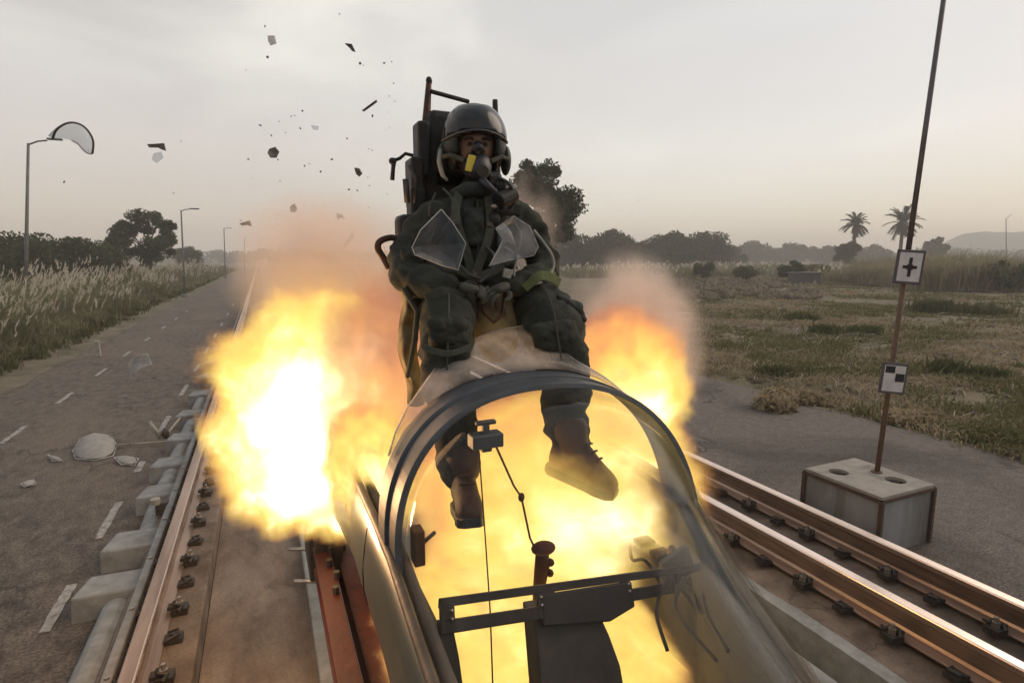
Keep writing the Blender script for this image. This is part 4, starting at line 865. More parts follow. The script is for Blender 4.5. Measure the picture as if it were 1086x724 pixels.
# pieces by the right fireball: pale looped strips
r_ = empty('torn_strip', P(697, 292, 3.5)); tag(r_, 'pale loop of torn canopy seal with a tail, above the right fireball', 'torn strip')
mb = MB(); mb.tube(spl([P(690, 306, 3.5), P(694, 295, 3.5), P(688, 291, 3.5), P(697, 284, 3.5), P(705, 288, 3.5), P(702, 293, 3.5), P(694, 294, 3.5)]), .010, 6); mb.build('strip', M['white'], r_, smooth=True)
r_ = empty('torn_strip', P(725, 335, 3.5)); tag(r_, 'pale pointed loop of torn strip at the right edge of the right fireball', 'torn strip')
mb = MB(); mb.tube(spl([P(702, 322, 3.5), P(708, 315, 3.5), P(704, 330, 3.5), P(718, 333, 3.5), P(731, 333, 3.5), P(738, 345, 3.5), P(728, 340, 3.5), P(712, 338, 3.5)]), .009, 6); mb.build('strip', M['white'], r_, smooth=True)
# pieces on the road
def flat(pts, label, m, th=.02, name='road_fragment', cat='glass fragment', hump=.06):
    q = []
    for x, y in pts:
        r = ray(x, y); t = (.02-H)/r.z; q.append(Vector((0, 0, H))+r*t)
    c = sum(q, Vector())/len(q); mb = MB(); vs = []; n = len(q); K = 6
    for i in range(n):
        for k in range(K): 
            v = c.lerp(q[i], k/(K-1)); v.z += hump*(1-(k/(K-1))**2)+.012*mn.noise(v*6); vs.append(v)
    fs = []
    for i in range(n):
        j = (i+1) % n
        for k in range(1, K-1): fs.append((i*K+k, i*K+k+1, j*K+k+1, j*K+k))
        fs.append((i*K, i*K+1, j*K+1))
    mb.add(vs, fs); root = empty(name, (c.x, c.y, 0)); tag(root, label, cat); mb.build('pane', m, root, solid=th, sub=2, smooth=True)
    mb = MB(); mb.tube(q+[q[0]], .006, 5); mb.build('broken_edge', M['edge'], root); return root
M['frost'] = mat('frosted_perspex', (.30, .275, .25), (.22, .20, .18), scale=12, rough=.5, bump=.4)
flat([(77, 478), (85, 465), (100, 459), (118, 462), (124, 472), (120, 483), (100, 488), (80, 486)], 'large humped frosted canopy piece lying on the left road', M['frost'], hump=.10)
flat([(121, 485), (133, 483), (147, 486), (143, 493), (128, 492)], 'small flat pale piece beside the large humped one', M['frost'], hump=.02)
flat([(51, 482), (62, 485), (66, 488), (56, 489)], 'tiny pale piece left of the large humped fragment on road', M['frost'], hump=.01)
flat([(22, 513), (36, 508), (38, 513), (26, 516)], 'faint pale scrap on the road nearest the left edge', M['frost'], hump=.01)
shard([(137, 384), (145, 377), (156, 375), (161, 386), (150, 389), (139, 399)], 7.0, 'wing-shaped pale canopy fragment tumbling just above the left road', M['shardb'], rim=.005)
st_ = empty('debris_stick', (-1.2, 6, 0)); tag(st_, 'thin rod lying across the road edge with an upright white prong', 'rod')
def GP(x, y, z=.02):
    r = ray(x, y); return Vector((0, 0, H))+r*((z-H)/r.z)
mb = MB(); mb.tube([GP(122, 472, .03), GP(176, 468, .05)], .012, 6); mb.build('rod', M['stick'], st_)
mb = MB(); a_ = GP(171, 464, .05); mb.tube([a_, P(158, 447, a_.y)], [.026, .022], 8); mb.build('prong', M['white'], st_, smooth=True)
mb = MB(); mb.tube([a_+Vector((.03, 0, 0)), P(191, 443, a_.y+.5)], [.018, .014], 8); mb.build('prong', M['stick'], st_, smooth=True)
mb = MB(); mb.ell(a_+Vector((.05, 0, .05)), (.04, .04, .07), 10, 8); mb.build('joint', M['clip'], st_, smooth=True)
for i, (x, y, h_) in enumerate(((104, 378, .30), (231, 341, .1))):
    p = GP(x, y, 0); mb = MB(); mb.loft([[(p.x-w_, p.y-w_, z), (p.x+w_, p.y-w_, z), (p.x+w_, p.y+w_, z), (p.x-w_, p.y+w_, z)] for w_, z in ((.06, 0), (.045, h_*1.2), (.03, h_*1.25))])
    tag(mb.build('marker_stone', M['white'], bevel=.008), ('short white marker post at the left road edge' if i == 0 else 'small white stone farther up the left road'), 'marker')

# ------------------------------------------------------------------ lamps
def lamp(base, top, arm, label, r=.06, head=True):
    base, top, arm = Vector(base), Vector(top), Vector(arm)
    root = empty('street_lamp', base); tag(root, label, 'street lamp', 'street lamps')
    mb = MB(); mb.tube([base, base.lerp(top, .5), top], [r*1.2, r, r*.75], 10); mb.build('pole', M['lamp'], root, smooth=True)
    mb = MB(); mb.tube([top-Vector((0, 0, .05)), top.lerp(arm, .5)+Vector((0, 0, .02)), arm], r*.5, 8); mb.build('arm', M['lamp'], root)
    if head:
        d = (arm-top).normalized(); mb = MB(); mb.box(arm+d*.25, (.5, .16, .07), Matrix.Rotation(math.atan2(d.y, d.x), 3, 'Z')); mb.build('lamp_head', M['lamp'], root, bevel=.03)
    mb = MB(); mb.box(base+Vector((0, 0, .1)), (.35, .35, .2)); mb.build('base_block', M['conc'], root, bevel=.02); return root
b_ = Vector((-8.55, 28, 0)); lamp(b_, P(30, 152, 28), P(50, 149, 28), 'tall grey lamp post nearest on the left, arm reaching right')
lamp(Vector((P(195, 300, 38).x, 38, 0)), P(192, 223, 38), P(201, 222, 38), 'second lamp post beside the dark leafy tree', .05)
lamp(Vector((P(238, 280, 75).x, 75, 0)), P(237.5, 242, 75), P(241, 242, 75), 'third lamp post, above the far end of left road', .06)
lamp(Vector((P(259, 280, 110).x, 110, 0)), P(259, 252, 110), P(262, 252, 110), 'farthest and faintest lamp post near the left smoke', .06, False)
q = PD(1070, 262, 150); lamp(Vector((q.x, q.y, 0)), PD(1067, 232, 150), PD(1072, 228, 150), 'lone lamp post before the flat hill on the right', .12)

# ------------------------------------------------------------------ vegetation
def leaves_np(centres, radii, n, size, squash=.7):
    """n leaf quads spread over clump centres"""
    k = rng.integers(0, len(centres), n); c = centres[k]; r = radii[k]
    d = rng.normal(size=(n, 3)); d /= np.linalg.norm(d, axis=1)[:, None]
    rr = rng.random(n)**.45; p = c + d*(r*rr)[:, None]*np.array([1, 1, squash])
    a = rng.normal(size=(n, 3)); a /= np.linalg.norm(a, axis=1)[:, None]; b = np.cross(a, rng.normal(size=(n, 3))); b /= np.linalg.norm(b, axis=1)[:, None]
    s = (size*rng.uniform(.6, 1.3, n))[:, None]
    V = np.stack([p-a*s, p+b*s*.45, p+a*s, p-b*s*.45], 1).reshape(-1, 3); F = np.arange(4*n).reshape(-1, 4); return V, F
def tree(name, base, h, cr, label, m, nl=7000, ls=.16, clumps=26, trunk_r=.18, tf=.35, group=None, squash=.75, flat_top=False, cat='tree', ch_=None, seed=0, rs=(.20, .38)):
    r = np.random.default_rng(seed+11); root = empty(name, base); tag(root, label, cat, group)
    bx, by, bz = base; ch_ = ch_ or (h*(1-tf))/2; cz = h-ch_
    C = []; R_ = []
    for i in range(clumps):
        d = r.normal(size=3); d /= np.linalg.norm(d); rr = r.random()**.33*.78
        z = cz+d[2]*ch_*rr*(1.0); 
        if flat_top: z = cz+abs(d[2])*ch_*.55*rr
        C.append((bx+d[0]*cr*rr, by+d[1]*cr*rr, max(z, .3))); R_.append(cr*r.uniform(*rs))
    C = np.array(C); R_ = np.array(R_); V, F = leaves_np(C, R_, nl, ls, squash)
    V[:, 2] = np.maximum(V[:, 2], .02)
    o = link('crown', np_mesh('crown', V, F, m), root)
    mb = MB(); th = h*tf; top_ = Vector((bx+.03*h*(r.random()-.5), by, cz)); mb.tube([Vector((bx, by, -.05)), Vector((bx+.02*h, by, th*.6)), top_], [trunk_r*1.2, trunk_r*.85, trunk_r*.4], 8)
    for i in r.choice(clumps, min(9, clumps), replace=False):
        st = Vector((bx, by, 0)).lerp(top_, .45+.4*r.random()); st.x = bx+.015*h; c = Vector(C[i]); mb.tube([st, st.lerp(c, .5)+Vector((0, 0, .06*h)), c], [trunk_r*.45, trunk_r*.3, trunk_r*.12], 6)
    mb.build('trunk', M['bark'], root, smooth=True); return root
# left side
p = G(157, 46); tree('leafy_tree', p, 6.5, 3.2, 'dark leafy tree with gaps in its crown, beside the second lamp', M['leafd'], 11000, .13, 44, .13, .2, seed=1, rs=(.12, .25))
bushes = [(8, 33, 3.5, 3.4, 'low dark bushy tree at the left edge behind the lamp'), (62, 37, 3.9, 3.3, 'domed dark tree second from the left edge'), (104, 40, 3.3, 2.6, 'smaller rounded tree between the domed tree and the leafy one'), (-34, 33, 3.6, 4, 'bushy tree cut by the left picture edge'), (200, 95, 4.6, 3.0, 'small hazy tree right of the second lamp')]
for i, (x, d, h_, r_, lab) in enumerate(bushes): tree('bushy_tree', G(x, d), h_, r_, lab, M['leafd'] if i % 2 else M['leafm'], 10000, .14, 34, .12, .12, 'bushy trees on the left', seed=20+i)
# behind the pilot
p = G(571, 34); tree('leafy_tree', p, 8.6, 2.9, 'tall dark tree rising behind the pilot\'s shoulder', M['leafd'], 24000, .12, 84, .16, .2, seed=43, rs=(.14, .28))
mass = [(612, 105, 7.2, 6.5), (655, 110, 7.8, 8), (700, 115, 8.0, 8.5), (742, 120, 7.4, 7.5), (560, 110, 8, 8), (775, 150, 5.6, 5)]
names = ['just right of the tall dark tree', 'in the middle left of the flat-topped row', 'in the centre of the flat-topped row', 'at the right end of the flat-topped row', 'hidden partly by the pilot\'s arm', 'smallest, past the right end of the row']
for i, (x, d, h_, r_) in enumerate(mass): tree('spreading_tree', G(x, d), h_, r_, f'broad flat-topped hazy tree, {names[i]}', M['leafd'], 7000, .42, 26, .3, .25, 'flat-topped trees beyond the field', flat_top=False, ch_=h_*.5, seed=60+i)
far = [(800, 230, 9, 12), (838, 240, 8.4, 11), (872, 235, 7.6, 9), (925, 210, 7, 9)]
names = ['left of the far row', 'in the middle of the far row', 'before the left palm', 'between the two palms']
for i, (x, d, h_, r_) in enumerate(far): tree('far_tree', G(x, d), h_, r_, f'low grey hazy tree far off, {names[i]}', M['leafd'], 4500, .7, 20, .3, .2, 'far hazy trees', ch_=h_*.5, seed=80+i)
tree('round_tree', G(990, 150), 8.4, 3.6, 'small rounded tree standing right of the right palm', M['leafd'], 4000, .45, 18, .25, .3, seed=91)
tree('bush', G(894, 104), 6.3, 2.7, 'leafy bush hugging the foot of the left palm', M['leafm'], 4000, .35, 16, .1, .1, seed=92, cat='bush')
# far wood
C = []; R_ = []
for i in range(170):
    x = -90+1300*i/170+random.uniform(-4, 4); d = random.uniform(300, 360); p = G(x, d); C.append((p.x, p.y, random.uniform(1, 5.5))); R_.append(random.uniform(5, 8))
V, F = leaves_np(np.array(C), np.array(R_), 26000, 1.3, .55); V[:, 2] = np.maximum(V[:, 2], 0)
tag(link('far_wood', np_mesh('far_wood', V, F, M['leafd'])), 'grey hazy line of far-off woodland along the horizon', 'woodland', kind='stuff')
# palms
def palm(base, h, lab, fr=26, fl=3.0, seed=0):
    r = random.Random(seed); root = empty('palm_tree', base); tag(root, lab, 'palm tree', 'palms on the skyline'); b = Vector(base); top_ = b+Vector((.3, 0, h))
    mb = MB(); mb.tube([b, b.lerp(top_, .5)+Vector((.1, 0, 0)), top_], [.36, .28, .26], 10); mb.build('trunk', M['bark'], root)
    for i in range(fr):
        az = i*2.4+r.random(); el = r.uniform(-.9, 1.35); L_ = fl*r.uniform(.8, 1.1); q = []; d = Vector((math.cos(az)*math.cos(el), math.sin(az)*math.cos(el), math.sin(el))); p = top_.copy()
        for s_ in range(8): q.append(p.copy()); p += d*L_/7; d.z -= .16; d.normalize()
        V = []; F = []
        for s_ in range(1, 8):
            for sg in (-1, 1):
                for k_ in range(2):
                    t = (q[s_]-q[s_-1]).normalized(); sd = t.cross(Vector((0, 0, 1))).normalized()*sg; o0 = q[s_-1].lerp(q[s_], k_*.5); tip = o0+(sd*.8+t*.6-Vector((0, 0, .35)))*(.62*L_/3); n = len(V)
                    V += [o0-t*.05, o0+t*.20, tip]; F.append((n, n+1, n+2))
        mb = MB(); mb.add(V, F); mb.tube(q, [.035]*7+[.01], 4); mb.build('frond', M['palm'], root)
palm(G(903, 105), 8.6, 'left palm with ragged crown, leafy bush at its foot', 46, 2.7, 3)
palm(G(953, 100), 8.6, 'right palm with round spiky crown, left of the pole', 54, 3.2, 5)

# hill
hl = MB(); V = []
A = [(960, 0), (985, 4), (1000, 9), (1020, 13), (1040, 14), (1070, 13.5), (1100, 14.5), (1140, 14), (1200, 12), (1300, 9), (1400, 0)]
for dd, hf in ((520, 0), (545, .7), (570, 1), (640, .9), (700, 0)):
    for i in range(60):
        x = 960+440*i/59; k = max(j for j in range(len(A)-1) if A[j][0] <= x); u = (x-A[k][0])/(A[k+1][0]-A[k][0]); h_ = A[k][1]+(A[k+1][1]-A[k][1])*u; p = G(x, dd); V.append((p.x, p.y, -.1+h_*hf*(dd/570)*2.15*(1+.05*mn.noise((x*.05, dd, 0)))))
hl.add(V, [(j*60+i, j*60+i+1, (j+1)*60+i+1, (j+1)*60+i) for j in range(4) for i in range(59)]); tag(hl.build('hill', M['hill'], smooth=True), kind='structure')

# --- grasses
def blades(px, py, pz, n_each, h, spread, width, lean=.35, hv=.4, droop=.25):
    n = len(px)*n_each; bx = np.repeat(px, n_each)+rng.normal(0, 1, n)*np.repeat(spread, n_each) if np.ndim(spread) else np.repeat(px, n_each)+rng.normal(0, spread, n)
    by = np.repeat(py, n_each)+rng.normal(0, 1, n)*(np.repeat(spread, n_each) if np.ndim(spread) else spread); bz = np.repeat(pz, n_each)
    hh = (np.repeat(h, n_each) if np.ndim(h) else h)*rng.uniform(1-hv, 1, n); az = rng.uniform(0, 2*np.pi, n); ln = rng.uniform(.2, 1, n)*lean*hh
    ww = (np.repeat(width, n_each) if np.ndim(width) else width)*np.ones(n); fa = rng.uniform(0, 2*np.pi, n)
    w_ = np.stack([np.cos(fa)*ww, np.sin(fa)*ww, np.zeros(n)], 1)
    b = np.stack([bx, by, bz], 1); m_ = b+np.stack([np.cos(az)*ln*.35, np.sin(az)*ln*.35, hh*.6], 1); t = b+np.stack([np.cos(az)*ln, np.sin(az)*ln, hh*(1-droop*rng.random(n))], 1)
    V = np.stack([b-w_, b+w_, m_+w_*.8, m_-w_*.8, t], 1).reshape(-1, 3); i = np.arange(n)*5
    F = np.concatenate([np.stack([i, i+1, i+2], 1), np.stack([i, i+2, i+3], 1), np.stack([i+3, i+2, i+4], 1)]); return V, F, t
# tall reeds with plumes along the left of the road
px = []; py = []; hh = []; ss = []; wd = []
for i in range(1700):
    y = 5.5+115*random.random()**1.9; x = -4.95-.0*y-abs(random.gauss(0, 1))*(2.0+.07*y)-random.random()*.3
    if x < -26: continue
    if mn.noise((x*.25, y*.2, 0)) < -.28: continue
    px.append(x); py.append(y); e = min(1, (-4.9-x)/1.6); hh.append((.5+1.15*e)*random.uniform(.62, 1.12)*(.95+.45*mn.noise((x*.6, y*.35, 3)))); ss.append(.13+.003*y); wd.append(.007+.0006*y)
px, py, hh, ss, wd = map(np.array, (px, py, hh, ss, wd))
V, F, T = blades(px, py, np.zeros(len(px)), 110, hh, ss, wd, lean=1.0, droop=.55, hv=.55)
tag(link('reed_bed', np_mesh('reed_bed', V, F, M['reed'])), 'dense olive reeds growing along the left side of the road', 'reeds', kind='stuff')
sel = np.array([random.random() < .72+.8*mn.noise((x*.35, y*.22, 12)) for x, y in zip(px, py)]); sel &= hh > .8
V = []; F = []
pp, yy, h2 = px[sel], py[sel], hh[sel]
n_e = 5; n = len(pp)*n_e
bx = np.repeat(pp, n_e)+rng.normal(0, .22, n); by = np.repeat(yy, n_e)+rng.normal(0, .22, n); bz = np.repeat(h2, n_e)*rng.uniform(.6, 1.15, n); ln = rng.uniform(.22, .42, n); az = rng.normal(.3, .9, n)
b = np.stack([bx, by, bz-.1], 1); d = np.stack([np.cos(az)*.45, np.sin(az)*.45, np.ones(n)], 1); d /= np.linalg.norm(d, axis=1)[:, None]
Vs = []; Fs = []; off = 0
for k in range(5):
    s0 = b+d*(ln*k/5*.8)[:, None]; a = rng.normal(size=(n, 3)); a /= np.linalg.norm(a, axis=1)[:, None]; wdt = (.018+.0004*by)[:, None]
    tip = s0+d*(ln*.45)[:, None]+a*.05; Vv = np.stack([s0-a*wdt, s0+a*wdt, tip], 1).reshape(-1, 3); Vs.append(Vv); Fs.append(np.arange(3*n).reshape(-1, 3)+off); off += 3*n
tag(link('reed_plumes', np_mesh('reed_plumes', np.concatenate(Vs), np.concatenate(Fs), M['plume'])), 'pale feathery plumes topping the reeds left of the road', 'reed plumes', kind='stuff')
# low green weeds at the foot of the reeds
px = rng.uniform(-5.8, -4.55, 700); py = 5+80*rng.random(700)**1.8
V, F, T = blades(px, py, np.zeros(700), 22, rng.uniform(.12, .4, 700), .12, .008+.0005*py, lean=.6)
tag(link('verge_weeds', np_mesh('verge_weeds', V, F, M['weed'])), 'low green weeds at the foot of the reeds', 'weeds', kind='stuff')
# field grass
def scatter_field(n, xr, pw=2.0):
    X = []; Y = []
    while len(X) < n:
        d = 6+150*random.random()**pw; x = random.uniform(650, 1150); p = G(x, d)
        if p.x > 7.75: X.append(p.x); Y.append(p.y)
    return np.array(X), np.array(Y)
px, py = scatter_field(9000, None); keep = np.array([mn.noise((x*.22, y*.22, 3)) + .5*mn.noise((x*.9, y*.9, 3)) > .02 for x, y in zip(px, py)]); px, py = px[keep], py[keep]
dist = np.hypot(px, py); pz = np.array([field_h(x, y) for x, y in zip(px, py)])
V, F, T = blades(px, py, pz, 16, rng.uniform(.05, .20, len(px))*(1+dist*.006), .10+dist*.004, .005+dist*.00075, lean=.9, droop=.5)
tag(link('field_grass', np_mesh('field_grass', V, F, M['grassg'])), 'patchy green grass over the rough field on the right', 'grass', kind='stuff')
px, py = scatter_field(7500, None); keep = np.array([mn.noise((x*.18+9, y*.18, 8)) > -.05 or x < 8.6 for x, y in zip(px, py)]); px, py = px[keep], py[keep]
dist = np.hypot(px, py); pz = np.array([field_h(x, y) for x, y in zip(px, py)])
V, F, T = blades(px, py, pz, 14, rng.uniform(.04, .16, len(px))*(1+dist*.006), .12+dist*.004, .005+dist*.0008, lean=1.5, droop=.7)
tag(link('dry_grass', np_mesh('dry_grass', V, F, M['straw'])), 'matted dry straw grass across the field and along the asphalt', 'dry grass', kind='stuff')
# far band of pale tall grass
X = []; Y = []
for i in range(3600):
    x = random.uniform(600, 1160); d = random.uniform(52, 118) if x > 860 else random.uniform(62, 120); p = G(x, d)
    if mn.noise((p.x*.05, p.y*.05, 1)) > -.25: X.append(p.x); Y.append(p.y)
px, py = np.array(X), np.array(Y); dist = np.hypot(px, py)
V, F, T = blades(px, py, np.zeros(len(px)), 16, rng.uniform(.5, 1.9, len(px))*(1+.5*np.array([mn.noise((x*.09, y*.09, 2)) for x, y in zip(px, py)])), .5, .06, lean=.7)
tag(link('far_tall_grass', np_mesh('far_tall_grass', V, F, M['reed'])), 'band of tall pale grass between the field and the palms', 'tall grass', kind='stuff')
k = rng.random(len(T)) < .05; T = T[k]; n = len(T); a = rng.normal(size=(n, 3))*.12; d = np.array([.05, 0, .45])
V = np.stack([T-a, T+a, T+d+a*.4], 1).reshape(-1, 3); tag(link('far_grass_plumes', np_mesh('far_grass_plumes', V, np.arange(3*n).reshape(-1, 3), M['plume'])), 'pale seed heads above the far tall grass', 'seed heads', kind='stuff')
X = []; Y = []
for i in range(1500):
    x = random.uniform(905, 1180); d = random.uniform(38, 52) + max(0, 985-x)*.15; p = G(x, d)
    if mn.noise((p.x*.11, p.y*.11, 5)) > -.3: X.append(p.x); Y.append(p.y)
px, py = np.array(X), np.array(Y)
V, F, T = blades(px, py, np.full(len(px), .1), 40, rng.uniform(1.3, 2.9, len(px))*(1+.5*np.array([mn.noise((x*.16, y*.16, 2)) for x, y in zip(px, py)])), .35, .032, lean=.7, droop=.5)
tag(link('tall_grass_bank', np_mesh('tall_grass_bank', V, F, M['bank'])), 'nearer bank of tall olive and straw grass at the right edge', 'tall grass', kind='stuff')
# clods and stones
px, py = scatter_field(2600, None, 2.2); V = []; F = []; ico = [(-1, 0, 0), (1, 0, 0), (0, -1, 0), (0, 1, 0), (0, 0, 1), (0, 0, -.4)]; fi = [(0, 2, 4), (2, 1, 4), (1, 3, 4), (3, 0, 4), (2, 0, 5), (1, 2, 5), (3, 1, 5), (0, 3, 5)]
for x, y in zip(px, py):
    s_ = random.uniform(.02, .085)*(1+math.hypot(x, y)*.018); z = field_h(x, y); n = len(V); V += [(x+a*s_*random.uniform(.6, 1.5), y+b*s_*random.uniform(.6, 1.5), z+c*s_*.7) for a, b, c in ico]; F += [tuple(n+i for i in f) for f in fi]
tag(link('earth_clods', np_mesh('earth_clods', V, F, M['clod'])), 'dry earth clods strewn over the field', 'clods', kind='stuff')
mb = MB(); px, py = scatter_field(1300, None, 1.8)
for x, y in zip(px, py):
    z = field_h(x, y); L_ = random.uniform(.15, .5)*(1+math.hypot(x, y)*.02); az = random.uniform(-.5, .9); r_ = .003+.0004*math.hypot(x, y); L_ *= 1.3; mb.tube([(x, y, z+.03), (x+math.cos(az)*L_*.5+random.uniform(-.1, .1), y+math.sin(az)*L_*.5, z+.06), (x+math.cos(az)*L_, y+math.sin(az)*L_, z+.04+random.uniform(0, .06))], r_, 4, cap=False)
tag(mb.build('dead_stalks', M['stick']), 'bleached dead stalks lying in the field', 'stalks', kind='stuff')
# rubble bank far left of the field
V = []; F = []
for i in range(900):
    x = random.uniform(690, 870); d = random.uniform(30, 60); p = G(x, d); s_ = random.uniform(.10, .40); n = len(V); V += [(p.x+a*s_*random.uniform(.6, 1.6), p.y+b*s_*random.uniform(.6, 1.6), .05+c*s_*random.uniform(.6, 1.4)) for a, b, c in ico]; F += [tuple(n+i_ for i_ in f) for f in fi]
tag(link('rubble', np_mesh('rubble', V, F, M['clod'])), 'broken brown rubble heaped at the far left of the field', 'rubble', kind='stuff')
# individual weed clumps and the straw heap
wl = [(1000, 388, .42, .34, 'green weed clump right of the lower plaque'), (1043, 394, .34, .30, 'small dark weed clump near the right picture edge'), (878, 347, .45, .4, 'dark weed clump in mid field left of the pole'), (917, 347, .32, .45, 'low weed clump in mid field close to the pole'), (990, 325, .6, .5, 'upright dark weed clump right of the upper plaque'), (847, 333, .35, .4, 'weed clump below the dark shed'), (822, 392, .35, .35, 'pale green weed clump near the asphalt'), (1035, 327, .5, .7, 'wide weed clump near the right edge of the field')]
for i, (x, y, h_, sp, lab) in enumerate(wl):
    p = GP(x, y+6, .05); ds = math.hypot(p.x, p.y); V, F, T = blades(np.full(6, p.x)+rng.normal(0, sp*.14, 6), np.full(6, p.y)+rng.normal(0, sp*.14, 6), np.full(6, .02), 70, h_*(.6+ds*.03)*rng.uniform(.6, 1, 6), sp*.40*(.7+ds*.03), .008+ds*.0008, lean=.7)
    tag(link('weed_clump', np_mesh('weed_clump', V, F, M['weed'])), lab, 'weed clump', 'weed clumps in the field')
p = GP(975, 447, .02); cn_ = np.array([[p.x, p.y, .03], [p.x+.25, p.y+.1, .03], [p.x-.2, p.y+.15, .02]]); V, F = leaves_np(cn_, np.array([.22, .25, .25]), 2600, .06, .6); V[:, 2] = np.maximum(V[:, 2], .005)
tag(link('straw_heap', np_mesh('straw_heap', V, F, M['straw'])), 'small heap of dry straw at the edge of the right asphalt', 'straw heap')
p = GP(800, 435, .02); cn_ = np.array([[p.x+.4, p.y, .03], [p.x+.85, p.y+.3, .03], [p.x+1.2, p.y+.1, .02]]); V, F = leaves_np(cn_, np.array([.3, .3, .25]), 2200, .07, .6); V[:, 2] = np.maximum(V[:, 2], .005)
tag(link('straw_heap', np_mesh('straw_heap', V, F, M['straw'])), 'loose straw tuft beside the asphalt left of the pole', 'straw heap')
for i, (x, d, h_, w_, lab) in enumerate(((745, 62, 1.9, 1.6, 'olive shrub before the flat-topped trees, above the rubble'), (792, 58, 1.7, 1.3, 'small dark shrub above the rubble, left of the grey hut'), (838, 54, 2.2, 1.5, 'upright shrub just left of the grey hut'), (868, 60, 1.8, 1.8, 'wide shrub behind the grey hut, below the left palm'), (925, 52, 1.6, 1.5, 'low olive shrub below the gap between the palms'), (1012, 42, 2.3, 2.2, 'broad shrub right of the upper plaque'), (1066, 38, 2.2, 2.0, 'dark shrub at the right picture edge below the lone lamp'))):
    tree('shrub', G(x, d), h_, w_, lab, M['weed'] if i % 2 else M['leafm'], 2600, .13, 16, .05, .1, 'shrubs at the far side of the field', seed=120+i, cat='shrub')
# dirt track in the distance, and a grey shed
a_, b_, c_ = GP(870, 287, 0), GP(960, 292.5, 0), GP(1120, 297, 0)
mb = MB(); mb.add([(a_.x, a_.y, .22), (b_.x, b_.y, .22), (c_.x, c_.y, .22), (c_.x+4, c_.y+2.0, .24), (b_.x+5, b_.y+2.6, .24), (a_.x+9, a_.y+5, .24)], [(0, 1, 4, 5), (1, 2, 3, 4)])
M['track'] = mat('pale_dirt_track', (.27, .22, .165), (.2, .16, .12), scale=.6, rough=.95)
tag(mb.build('dirt_track', M['track'], solid=.15), kind='structure')
p = GP(852, 302, 0); sh_ = empty('block_hut', p); tag(sh_, 'low dark grey block hut with flat lid, far in the field', 'hut')
rz_ = Matrix.Rotation(rad(-30), 3, 'Z')
mb = MB(); mb.box((p.x, p.y, .5), (2.2, 1.4, 1.0), rz_); mb.build('wall', M['slate'], sh_, bevel=.03); mb = MB(); mb.box((p.x, p.y, 1.04), (2.4, 1.6, .1), rz_); mb.build('lid', M['slate'], sh_, bevel=.02)

